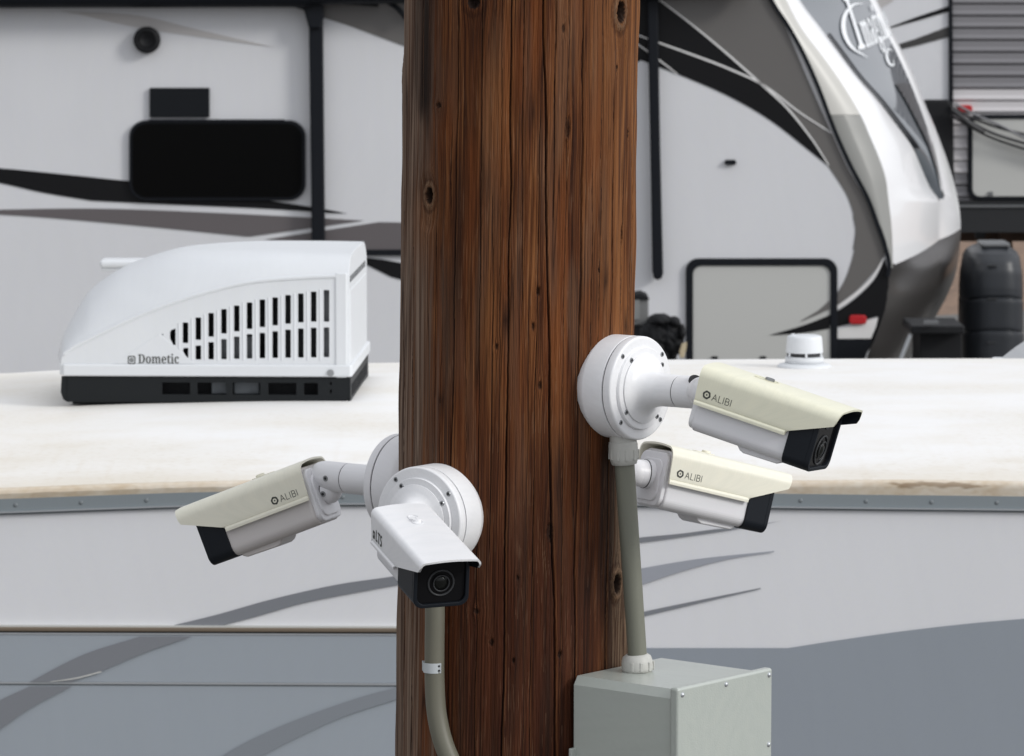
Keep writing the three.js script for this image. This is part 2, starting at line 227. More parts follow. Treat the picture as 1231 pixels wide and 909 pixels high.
{
  const SH = 0.27, Y0 = yBot - 0.06, Y1 = yTop + 0.06;
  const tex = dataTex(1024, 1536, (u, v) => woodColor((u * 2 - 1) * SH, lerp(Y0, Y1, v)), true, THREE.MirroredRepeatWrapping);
  const bump = dataTex(1024, 1024, (u, v) => { const s = (u * 2 - 1) * SH, y = lerp(Y0, Y1, v), w = grainWarp(s, y), k = 0.5 + 0.22 * n2(w * 420, y * 7) + 0.18 * n2b(w * 900, y * 18) + 0.1 * n2(w * 200, y * 40); return [k, k, k]; }, false, THREE.MirroredRepeatWrapping);
  const NA = 620, ang = []; for (let i = 0; i <= NA; i++) { const t = i / NA * 2 - 1; ang.push(Math.PI * (Math.abs(t) < 0.86 ? t * 0.64 : Math.sign(t) * lerp(0.5504, 1, (Math.abs(t) - 0.86) / 0.14))); }
  const ys = []; for (let i = 0; i <= 14; i++) ys.push(lerp(-0.3, yBot - 0.12, i / 14)); for (let i = 1; i <= 520; i++) ys.push(lerp(yBot - 0.12, yTop + 0.12, i / 520)); for (let i = 1; i <= 10; i++) ys.push(lerp(yTop + 0.12, 9.5, i / 10));
  const g = gridGeo(NA, ys.length - 1, (u, v, i, j) => {
    const th = ang[i], y = ys[j], fade = sstep(yBot - 0.11, yBot - 0.03, y) * sstep(yTop + 0.11, yTop + 0.03, y), seam = sstep(3.1415, 2.7, Math.abs(th)), r = POLE_R + seam * woodHeight(th * POLE_R, y, fade);
    return V(poleX(y) + r * Math.sin(th), y, POLE_Z + r * Math.cos(th));
  });
  const uv = g.attributes.uv, W = NA + 1; for (let j = 0; j < ys.length; j++) for (let i = 0; i < W; i++) uv.setXY(j * W + i, (ang[i] * POLE_R + SH) / (2 * SH), (ys[j] - Y0) / (Y1 - Y0));
  const cap = new THREE.CircleGeometry(POLE_R, 48); cap.rotateX(-Math.PI / 2); cap.translate(poleX(9.5), 9.5, POLE_Z);
  const pole = thing('wooden_pole', 'thick reddish brown weathered wooden utility pole with cracks and knots', 'pole', V(poleX(0), 0, POLE_Z));
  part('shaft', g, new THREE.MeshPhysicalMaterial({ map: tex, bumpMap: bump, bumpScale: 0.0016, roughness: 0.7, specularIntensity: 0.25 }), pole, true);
  part('pole_top', cap, mat([0.2, 0.14, 0.1], 0.8), pole, true);
}

/* ------------------------------------------------------------------ the bullet cameras on the pole */
// dimensions: w half width of shield, t its height, L1 / L2 length of its side at the bottom / of its roof, v depth of the visor
const ALIBI = { w: 0.0473, t: 0.0515, L1: 0.129, L2: 0.1957, g: 0.0062, xr: -0.0038, v: 0.019, s: 0.0024, xk: 0.0748, Lh: 0.1706, hb: 0.0357, hw: 0.0436, r: 0.015 };
const LTS = { w: 0.0402, t: 0.0465, L1: 0.098, L2: 0.2056, g: 0.005, xr: -0.0076, v: 0.0131, s: 0.0034, xk: 0.0591, Lh: 0.1693, hb: 0.0265, hw: 0.0365, r: 0.009 };
function shieldGeo(D, inset, x0 = null, flat = false) {
  const p = [], w = D.w - inset, t = D.t - inset, r = Math.max(D.r - inset, 0.002), crown = 0.0022;
  const half = [];
  if (!inset) half.push([0, w + 0.0011], [D.g * 0.45, w + 0.0013], [D.g - 0.0012, w + 0.0011], [D.g - 0.0003, w - 0.0008], [D.g + 0.0006, w - 0.0008], [D.g + 0.0015, w]); else half.push([0.0004, w], [D.g, w], [D.g + 0.002, w]);
  for (let i = 1; i <= 5; i++) half.push([lerp(D.g + 0.002, t - r, i / 5), w]);
  for (let i = 1; i <= 8; i++) { const a = i / 8 * Math.PI / 2; half.push([t - r + r * Math.sin(a), w - r + r * Math.cos(a)]); }
  for (let i = 1; i <= 5; i++) half.push([t + crown * (1 - (1 - i / 5) ** 2), (w - r) * (1 - i / 5)]);
  for (const q of half) p.push([q[0], q[1]]); for (let i = half.length - 2; i >= 0; i--) p.push([half[i][0], -half[i][1]]);
  const nx = 22;
  return gridGeo(nx, p.length - 1, (u, v, i, j) => {
    const [y, z] = p[j], yy = clamp(y / D.t), a = D.xr * yy;
    const k = clamp((y - D.g) / (D.t - D.v - D.g)); let b = y < D.g ? D.L1 : lerp(D.L1 + 0.002, D.L2 - D.s, k); if (y > D.t - D.v) b = lerp(D.L2 - D.s, D.L2, clamp((y - D.t + D.v) / D.v));
    b -= 0.0025 * (z / D.w) ** 4 * (y > D.t - D.v ? 1 : 0);
    const s = x0 === null ? a : Math.min(x0, b - 0.0005);
    return V(lerp(s, b, u), y, z);
  });
}
function rimGeo(D, inset) {                                             // closes the sheet between outer and inner shell all round
  const A = shieldGeo(D, 0), B = shieldGeo(D, inset), pa = A.attributes.position, nx = 22, na = pa.count / (nx + 1);
  const pb = B.attributes.position, nb = pb.count / (nx + 1), ring = (P, n, i) => { const o = []; for (let j = 0; j < n; j++) o.push(V().fromBufferAttribute(P, j * (nx + 1) + i)); return o; };
  const out = [];
  for (const i of [0, nx]) { const a = ring(pa, na, i), b = ring(pb, nb, i), S = 60, at = (l, t) => { const q = t * (l.length - 1), k = Math.min(Math.floor(q), l.length - 2); return l[k].clone().lerp(l[k + 1], q - k); }; out.push(gridGeo(S, 1, (u, v) => (v < 0.5 ? at(a, u) : at(b, u)))); }
  for (const j of [0, 1]) out.push(gridGeo(nx, 1, (u, v, i) => (v < 0.5 ? V().fromBufferAttribute(pa, (j ? na - 1 : 0) * (nx + 1) + i) : V().fromBufferAttribute(pb, (j ? nb - 1 : 0) * (nx + 1) + i))));
  return out;
}
function alongX(pts, x0, x1, bevel, holes) {                            // outline in (z, y), drawn out along x
  const s = shapeOf(pts.map(([z, y]) => [-z, y])); for (const h of holes ?? []) s.holes.push(shapeOf(h.map(([z, y]) => [-z, y])));
  const g = new THREE.ExtrudeGeometry(s, { depth: x1 - x0 - 2 * bevel, bevelEnabled: bevel > 0, bevelThickness: bevel, bevelSize: bevel, bevelOffset: -bevel, bevelSegments: 3, curveSegments: 6 });
  g.rotateY(Math.PI / 2); g.translate(x0 + bevel, 0, 0);
  return g;
}
function screwHead(r, h) { const g = new THREE.CylinderGeometry(r * 0.85, r, h, 16); g.translate(0, h / 2, 0); return g; }
const screwGeo = screwHead(0.0036, 0.0012), socketGeo = new THREE.CylinderGeometry(0.0019, 0.0019, 0.0006, 6); socketGeo.translate(0, 0.0012, 0);
function logoRing(r) {
  const l = []; for (let i = 0; i < 12; i++) l.push(new THREE.RingGeometry(r * 0.56, r * (i % 2 ? 1 : 0.93), 5, 1, i * Math.PI / 6, Math.PI / 6)); l.push(new THREE.CircleGeometry(r * 0.2, 16));
  return l;
}
// thin wide-set capitals A L I B I of height h, drawn as strokes
function thinLetters(h) {
  const w = h * 0.095, bar = (x0, y0, x1, y1) => { const L = Math.hypot(x1 - x0, y1 - y0), g = new THREE.PlaneGeometry(L + w * 0.6, w); g.rotateZ(Math.atan2(y1 - y0, x1 - x0)); g.translate((x0 + x1) / 2 * 1, (y0 + y1) / 2, 0); return g; };
  const arc = (cx, cy, r) => new THREE.RingGeometry(r - w / 2, r + w / 2, 16, 1, -Math.PI / 2, Math.PI).translate(cx, cy, 0), H = h, o = [];
  o.push(bar(0, 0, 0.38 * H, H), bar(0.38 * H, H, 0.78 * H, 0), bar(0.16 * H, 0.34 * H, 0.62 * H, 0.34 * H));
  let x = 1.08 * H; o.push(bar(x, 0, x, H), bar(x, 0, x + 0.48 * H, 0));
  x = 1.86 * H; o.push(bar(x, 0, x, H));
  x = 2.22 * H; o.push(bar(x, 0, x, H), bar(x, H, x + 0.30 * H, H), bar(x, 0.52 * H, x + 0.34 * H, 0.52 * H), bar(x, 0, x + 0.34 * H, 0), arc(x + 0.30 * H, 0.76 * H, 0.24 * H), arc(x + 0.34 * H, 0.26 * H, 0.26 * H));
  x = 3.12 * H; o.push(bar(x, 0, x, H));
  return o;
}
function securityCamera(o) {
  const D = o.dims, th = THREE.MathUtils.degToRad(o.theta), cy = o.cy, dist = 5.6 - POLE_R * Math.cos(th), ym = Q(620, cy, dist).y;
  const tn = THREE.MathUtils.degToRad(o.facing ?? o.theta), n = V(Math.sin(tn), o.rise ?? 0, Math.cos(tn)).normalize(), foot = V(poleX(ym) + (POLE_R - 0.002) * Math.sin(th), ym, POLE_Z + (POLE_R - 0.002) * Math.cos(th));
  const T = thing('security_camera', o.label, 'security camera', foot, 'bullet security cameras on the wooden pole');
  const qn = new THREE.Quaternion().setFromUnitVectors(V(0, 1, 0), n);
  const along = (g) => { g.applyQuaternion(qn); return g; };
  // round junction base with its lid, gasket and screws
  part('junction_base', along(lathe([[0, -0.03], [0.058, -0.03], [0.0675, 0], [0.0688, 0.003], [0.0688, 0.0335], [0.0678, 0.0345], [0, 0.0345]])), o.white, T);
  part('gasket', along(lathe([[0, 0.0345], [0.0667, 0.0345], [0.0667, 0.0362], [0, 0.0362]])), M.gap, T);
  const lid = part('junction_lid', along(lathe([[0, 0.0362], [0.068, 0.0362], [0.0688, 0.037], [0.0688, 0.0462], [0.0678, 0.0482], [0.066, 0.0490], [0.0560, 0.0490], [0.0550, 0.0482], [0.0545, 0.0490], [0.0545, 0.0522], [0.0535, 0.0534], [0, 0.0534]])), o.white, T);
  for (let i = 0; i < 8; i++) {
    const outer = i < 4, a = (o.turn ?? 0.6) + (i % 4) * Math.PI / 2 + (outer ? 0 : 0.12), R = outer ? 0.0615 : 0.0485, h = outer ? 0.0488 : 0.0534;
    const at = V(R * Math.cos(a), h, R * Math.sin(a)).applyQuaternion(qn);
    const s = part('screw', screwGeo, M.screw, lid); s.position.copy(at); s.quaternion.copy(qn);
    const k = part('screw_socket', socketGeo, M.gap, lid); k.position.copy(at); k.quaternion.copy(qn);
  }
  // arm: flange that flows into the tube, then the fork of the swivel
  const L = o.arm, flow = [[0, 0.0534], [0.0455, 0.0534], [0.046, 0.0545], [0.0455, 0.0556], [0.038, 0.0572], [0.0315, 0.060], [0.027, 0.0645], [0.0240, 0.071], [0.0222, 0.080], [0.0215, 0.088]];
  const knee = L * 0.62 + 0.02;
  part('arm', [along(lathe([...flow, [0.0213, knee], [0.0207, knee + 0.0006], [0, knee + 0.0006]], 48)), along(lathe([[0, knee + 0.0016], [0.0207, knee + 0.0016], [0.0213, knee + 0.0022], [0.0213, L - 0.008], [0.0208, L - 0.002], [0.018, L + 0.006], [0.011, L + 0.0125], [0, L + 0.015]], 48))], o.white, T);
  part('seal_ring', along(lathe([[0.0198, knee], [0.0205, knee], [0.0205, knee + 0.0022], [0.0198, knee + 0.0022]], 40)), M.gap, T);
  const J = n.clone().multiplyScalar(L - 0.002);
  // camera frame
  const q = new THREE.Quaternion().setFromRotationMatrix(new THREE.Matrix4().makeRotationY(THREE.MathUtils.degToRad(o.yaw)).multiply(new THREE.Matrix4().makeRotationZ(THREE.MathUtils.degToRad(o.pitch))).multiply(new THREE.Matrix4().makeRotationX(THREE.MathUtils.degToRad(o.roll))));
  const k = o.k ?? 1, org = V(...o.at).multiplyScalar(k).add(EYE).sub(foot);
  const put = (name, geo, m, parent = T) => { const p = part(name, geo, m, parent); if (parent === T) { p.position.copy(org); p.quaternion.copy(q); p.scale.setScalar(k); } return p; };
  const local = (x, y, z) => V(x, y, z).multiplyScalar(k).applyQuaternion(q).add(org);
  const hinge = local(...(o.hinge ?? [-0.012, 0.010, 0]));
  // swivel between arm and body
  const back = local(0.001, 0.008, 0), hingeDir = local(0, 0, 1).sub(local(0, 0, 0)).normalize();
  part('swivel', [rod(J, hinge, 0.0185, 0.0185, 32), new THREE.SphereGeometry(0.0205, 32, 20).translate(J.x, J.y, J.z), new THREE.SphereGeometry(0.0192, 32, 20).translate(hinge.x, hinge.y, hinge.z), rod(hinge, back, 0.0188, 0.0215, 32)], o.white, T);
  const mid = hinge.clone().lerp(back, 0.45), ringD = back.clone().sub(hinge).normalize().multiplyScalar(0.0006);
  part('seal_ring', rod(mid.clone().sub(ringD), mid.clone().add(ringD), 0.0206, 0.0206, 36), M.gap, T);
  const side = V(0, 0, 1); side.addScaledVector(n, -side.dot(n)).normalize();
  if (o.pivots) {                                                       // pivot screws, on the side that is seen
    const hd = back.clone().sub(hinge).normalize(), s2 = V(0.25, -0.1, 1); s2.addScaledVector(hd, -s2.dot(hd)).normalize();
    for (const [c, d] of [[n.clone().multiplyScalar(L - 0.024).addScaledVector(side, 0.0203), side], [hinge.clone().lerp(back, 0.12).addScaledVector(s2, 0.0182), s2]]) {
      const sc = part('pivot_screw', new THREE.CylinderGeometry(0.0042, 0.0042, 0.0034, 18), M.screw, T); sc.position.copy(c); sc.quaternion.setFromUnitVectors(V(0, 1, 0), d);
      const k2 = part('screw_socket', new THREE.CylinderGeometry(0.0022, 0.0022, 0.001, 6).translate(0, 0.0016, 0), M.gap, sc);
    }
  } else {                                                              // the open slot of the fork
    const c = n.clone().multiplyScalar(L - 0.004).addScaledVector(side, 0.008).add(V(0, 0.0155, 0)), g = new THREE.CylinderGeometry(0.0088, 0.0088, 0.006, 20); g.applyQuaternion(new THREE.Quaternion().setFromUnitVectors(V(0, 1, 0), n.clone().multiplyScalar(0.6).add(V(0, 0.7, 0)).add(side.clone().multiplyScalar(0.5)).normalize()));
    part('fork_slot', g.translate(c.x, c.y, c.z), M.gap, T);
  }
  // body, end plate, bottom cover, black front hood, lens
  const bw = D.w - 0.0065, top = D.t - 0.0065;
  put('camera_body', alongX(rrect(-bw, -D.hb, bw, top, 0.014), 0.002, D.L1 + 0.008, 0.003), o.body);
  put('end_plate', [alongX(rrect(-bw + 0.003, -D.hb + 0.002, bw - 0.003, top - 0.004, 0.014), -0.004, 0.003, 0.002), alongX(rrect(-bw * 0.72, -D.hb + 0.008, bw * 0.72, top - 0.014, 0.014), -0.0065, -0.002, 0.0015)], o.white);
  const lo = -D.hb; const cov = shapeOf([[0.062, lo + 0.004], [0.070, lo - 0.0052], [0.076, lo - 0.0075], [D.L1 - 0.006, lo - 0.0062], [D.L1, lo - 0.003], [D.L1 + 0.002, lo + 0.004]]);
  const cg = new THREE.ExtrudeGeometry(cov, { depth: 0.046, bevelEnabled: true, bevelThickness: 0.004, bevelSize: 0.002, bevelOffset: -0.002, bevelSegments: 3 }); cg.translate(0, 0, -0.023); if (D === ALIBI) put('bottom_cover', cg, o.body);
  const hx = D.L1 + 0.004, hp = rrect(-D.hw, -D.hb - 0.001, D.hw, D.t - 0.006, 0.013), hole = rrect(-D.hw + 0.005, -D.hb + 0.004, D.hw - 0.005, D.t - 0.0105, 0.010).reverse();
  put('front_hood', [alongX(hp, hx, D.Lh - 0.006, 0.001), alongX(hp, D.Lh - 0.0066, D.Lh, 0.0012, [hole])], M.hood);
  const face = D.Lh - 0.0055;
  put('front_glass', alongX(rrect(-D.hw + 0.0045, -D.hb + 0.0035, D.hw - 0.0045, D.t - 0.0100, 0.010), face - 0.0015, face + 0.0015, 0), M.glass);
  const ly = o.lensY ?? -0.004, lr = o.lensR ?? 0.019;
  const lens = put('lens', [new THREE.SphereGeometry(lr * 0.86, 32, 16, 0, Math.PI * 2, 0, 0.7).rotateZ(-Math.PI / 2).translate(face - lr * 0.56, ly, 0)], M.lens);
  part('lens_ring', [new THREE.TorusGeometry(lr, 0.0013, 10, 48).rotateY(Math.PI / 2).translate(face + 0.0022, ly, 0), new THREE.TorusGeometry(lr * 0.62, 0.0008, 8, 40).rotateY(Math.PI / 2).translate(face + 0.0042, ly, 0)], M.lensRing, lens);
  if (D === ALIBI) part('infrared_window', [new THREE.TorusGeometry(0.0075, 0.001, 8, 30).rotateY(Math.PI / 2).translate(face + 0.002, 0.026, 0), new THREE.CylinderGeometry(0.007, 0.007, 0.002, 24).rotateZ(Math.PI / 2).translate(face + 0.0012, 0.026, 0)], M.lensRing, lens);
  // sun shield: outer and inner shell, rim, black lining of the visor, screw and print
  const sh = put('sun_shield', [shieldGeo(D, 0), shieldGeo(D, 0.0026), ...rimGeo(D, 0.0026)], o.shield);
  part('visor_lining', shieldGeo(D, 0.0031, D.L1 + 0.012), M.hood, sh);
  part('shield_screw', [new THREE.CylinderGeometry(0.0062, 0.0066, 0.0042, 24).translate(D.xk, D.t + 0.0036, 0), box(0.010, 0.0012, 0.0018, 0.0003, D.xk, D.t + 0.0057, 0)], o.knob ?? o.shield, sh);
  part('adjustment_slot', rrectRing(0.034, 0.014, 0.0009).translate(D.xk - 0.004, D.t + 0.0023, 0), o.shield, sh);
  const sd = o.side, zz = D.w + 0.0004;
  const txt = o.text === 'ALIBI' ? [...logoRing(0.0056).map((g) => g.translate(0.0056, 0.0044, 0)), ...thinLetters(0.0084).map((g) => g.translate(0.0140, 0, 0))]
    : [upBox(0.0080, 0.0105).translate(0.0040, 0.0052, 0), print('LTS', 'sans_bold', 0.0108, 0.026).translate(0.0125, 0, 0)];
  const tx = merge(txt); if (sd < 0) { tx.rotateY(Math.PI); tx.translate(0.0525, 0.0115, -zz); } else tx.translate(o.text === 'ALIBI' ? 0.0085 : 0.006, o.text === 'ALIBI' ? 0.0125 : 0.0105, zz);
  part('lettering', tx, M.ink, sh);
  return T;
}
function upBox(w, h) { const g = new THREE.ShapeGeometry((() => { const s = shapeOf(rrect(-w / 2, -h / 2, w / 2, h / 2, w * 0.2)); s.holes.push(shapeOf(rrect(-w * 0.22, -h * 0.1, w * 0.22, h * 0.25, w * 0.1).reverse())); return s; })()); return g; }
function rrectRing(l, w, t) { const s = shapeOf(rrect(-l / 2, -w / 2, l / 2, w / 2, w / 2 - 0.0005)); s.holes.push(shapeOf(rrect(-l / 2 + t, -w / 2 + t, l / 2 - t, w / 2 - t, w / 2 - t - 0.0004).reverse())); const g = new THREE.ExtrudeGeometry(s, { depth: 0.0007, bevelEnabled: false }); g.rotateX(-Math.PI / 2); return g; }

securityCamera({ dims: ALIBI, theta: 55, facing: 51.5, cy: 464, arm: 0.146, at: [0.2524, -0.5851, -5.3884], yaw: -24.2, pitch: -15.5, roll: -3.6, side: 1, text: 'ALIBI', white: M.camPure, body: M.camWhite, shield: M.camCream, knob: M.screw, turn: 1.5, lensY: -0.010, hinge: [-0.010, 0.012, 0], label: 'cream and white bullet security camera highest on the right side of the pole' });
securityCamera({ dims: ALIBI, theta: 150, cy: 582, arm: 0.142, at: [0.1916, -0.7240, -5.6757], k: 1.034, yaw: 27.3, pitch: -14.8, roll: -1.1, side: 1, text: 'ALIBI', white: M.camWhite, body: M.camWhite, shield: M.camPale, label: 'cream bullet security camera pointing away behind the straight grey conduit', hinge: [-0.026, 0.006, 0] });
securityCamera({ dims: ALIBI, theta: -124.5, facing: -128, cy: 584, arm: 0.180, at: [-0.2557, -0.7317, -5.5744], k: 1.04, yaw: 160.7, pitch: -21.7, roll: -0.2, side: -1, text: 'ALIBI', white: M.camWhite, body: M.camBody, shield: M.camPale, pivots: true, label: 'cream bullet security camera pointing down left from the left edge of the pole', hinge: [-0.012, 0.004, 0] });
securityCamera({ dims: LTS, theta: -39.5, facing: -35.5, cy: 619, arm: 0.106, at: [-0.1425, -0.7575, -5.3205], yaw: -70.8, pitch: -11.9, roll: 1.6, side: 1, text: 'LTS', white: M.camPure, body: M.camWhite, shield: M.camPure, turn: 1.55, lensY: 0.004, lensR: 0.0165, label: 'all white bullet security camera facing the viewer from the front left of the pole' });

/* ------------------------------------------------------------------ conduits and junction box */
{
  const a = Q(749.5, 540, 5.487), b = Q(768, 812, 5.487);
  const c = thing('grey_conduit', 'straight grey conduit with pale fittings from round camera base to junction box', 'conduit', b.clone());
  const dir = a.clone().sub(b).normalize(), at = (p, d) => V(b.x + (a.x - b.x) * p, b.y + (a.y - b.y) * p, b.z + d);
  part('pipe', rod(b, a, 0.0125, 0.0134, 40), M.conduit, c, true);
  const fit = (p, q, prof, parentName) => { const g = lathe(prof, 48); g.applyQuaternion(new THREE.Quaternion().setFromUnitVectors(V(0, 1, 0), dir)); g.translate(p.x, p.y, p.z); const m = part(parentName, g, M.fitting, c, true); return m; };
  const up = fit(Q(750.5, 557, 5.487), 0, [[0.0135, -0.002], [0.0165, -0.001], [0.0182, 0.004], [0.0195, 0.009], [0.0195, 0.025], [0.0188, 0.0275], [0.0188, 0.0292], [0.0172, 0.0298], [0.0172, 0.046], [0, 0.046]], 'upper_fitting');
  const lo = fit(Q(767, 811, 5.487), 0, [[0.0185, -0.006], [0.0185, 0.0010], [0.0178, 0.002], [0.0178, 0.0042], [0.0205, 0.0052], [0.0212, 0.009], [0.0210, 0.017], [0.0188, 0.0245], [0.0145, 0.0275], [0.0125, 0.0275]], 'lower_fitting');
  for (const [m, R, y, h] of [[up, 0.0196, -0.004, 0.014], [lo, 0.0210, 0.001, 0.012]]) for (let i = 0; i < 10; i++) { const t = i * Math.PI / 5 + 0.2, g = box(0.0042, h, 0.0016, 0.0007); g.rotateY(t); const base = m === up ? Q(750, 546, 5.487) : Q(767, 799.5, 5.487); g.translate(base.x + R * Math.sin(t), base.y, base.z + R * Math.cos(t)); part('grip_rib', g, M.fitting, m, true); }
}
{
  const pts = [[522, 690], [522.5, 740], [522, 790], [522.5, 830], [525, 862], [533, 895], [548, 928], [566, 960], [578, 1010], [580, 1100], [580, 1400], [580, 2600]].map(([x, y], i) => { const p = Q(x, y, 5.45), dx = p.x - poleX(p.y); p.z = POLE_Z + Math.sqrt(Math.max(0, (POLE_R + 0.012) ** 2 - dx * dx)); return p; });
  const c = thing('curved_conduit', 'olive grey conduit curving under the white camera with a metal strap', 'conduit', pts[3].clone());
  const curve = new THREE.CatmullRomCurve3(pts, false, 'centripetal');
  part('pipe', new THREE.TubeGeometry(curve, 200, 0.0132, 28), M.conduitOlive, c, true);
  const s = Q(521, 804.5, 5.45); s.z = pts[2].z;
  const strap = part('strap', [new THREE.CylinderGeometry(0.0139, 0.0139, 0.0135, 32, 1, true, -1.9, 2.75).translate(s.x, s.y, s.z), box(0.008, 0.0135, 0.0012, 0.0005, s.x - 0.0115, s.y, s.z - 0.009), box(0.0035, 0.0135, 0.002, 0.0005, s.x + 0.0085, s.y, s.z + 0.0105)], M.clip, c, true);
  part('strap_screw', [new THREE.SphereGeometry(0.0015, 10, 8).translate(s.x + 0.0075, s.y + 0.003, s.z + 0.0122), new THREE.SphereGeometry(0.0015, 10, 8).translate(s.x + 0.0075, s.y - 0.003, s.z + 0.0122)], M.gap, strap, true);
}
{
  // built in its own frame: +z the lid's outward side, x to the right, origin at the top front left corner of the lid
  const c0 = Q(815, 828, 5.33), ang = THREE.MathUtils.degToRad(50), B = 0.2065, H = 0.205, Dp = 0.176;
  const bx = thing('junction_box', 'pale grey electrical junction box with screwed lid at the foot of the conduit', 'junction box', c0);
  bx.rotation.y = ang;
  const lid = part('lid', box(B, H, 0.014, 0.004, B / 2, -H / 2, -0.007), M.boxGrey, bx);
  const W = B - 0.012, hh = H - 0.008, bd = Dp - 0.016;
  // housing: outline with chamfered top edges, drawn out backwards
  const s = shapeOf([[0.006, -H], [0.006, -0.016], [0.0135, -0.0045], [B - 0.0135, -0.0045], [B - 0.006, -0.016], [B - 0.006, -H + 0.004]]);
  const hg = new THREE.ExtrudeGeometry(s, { depth: bd, bevelEnabled: true, bevelThickness: 0.002, bevelSize: 0.0015, bevelOffset: -0.0015, bevelSegments: 3 }); hg.translate(0, 0, -0.0155 - bd - 0.002);
  part('housing', hg, M.boxGrey, bx);
  part('mounting_flange', box(B + 0.004, 0.07, 0.006, 0.002, B / 2 - 0.002, -0.135, -Dp - 0.001), M.boxGrey, bx);
  for (const [x, y] of [[0.0095, -0.0095], [B / 2, -0.0085], [B - 0.0085, -0.0085], [B - 0.0085, -H / 2], [0.0095, -H / 2], [0.0095, -H + 0.009], [B / 2, -H + 0.009], [B - 0.009, -H + 0.009]]) {
    const m = part('screw', new THREE.SphereGeometry(0.0038, 18, 10, 0, Math.PI * 2, 0, 1.35).rotateX(Math.PI / 2).translate(x, y, -0.0012), M.aluminium, lid);
  }
}

/* ------------------------------------------------------------------ the near trailer with the pale roof */
const D1 = 9.2, D2 = 11.63;
const interp = (t, x) => { if (x <= t[0][0]) return t[0][1]; for (let i = 1; i < t.length; i++) if (x <= t[i][0]) { const k = (x - t[i - 1][0]) / (t[i][0] - t[i - 1][0]); return lerp(t[i - 1][1], t[i][1], k); } return t[t.length - 1][1]; };
const smoothed = (pts) => { const s = spline(pts, 12); return (x) => interp(s, x); };
const railTop = smoothed([[-900, 612], [-300, 607], [0, 600], [122, 595.6], [244, 591.8], [430, 589.8], [600, 589.3], [780, 591], [933, 593.6], [1067, 595.2], [1231, 597], [1700, 604], [2300, 610]]);
const foldTop = smoothed([[-900, 596], [-300, 594], [0, 587.5], [122, 583], [244, 579.5], [430, 577.5], [600, 577], [780, 577.5], [933, 578.5], [1067, 577], [1231, 578.5], [1700, 586], [2300, 594]]);
const roofLine = smoothed([[-900, 466], [-300, 458], [0, 449], [70, 445], [300, 439], [440, 436.5], [620, 434], [800, 432.5], [1000, 431.5], [1231, 431], [1700, 434], [2300, 440]]);
const pxAt = (x, d) => x / d * FPX * (cp + 0.0) + CX;                    // close enough for the gentle curves above
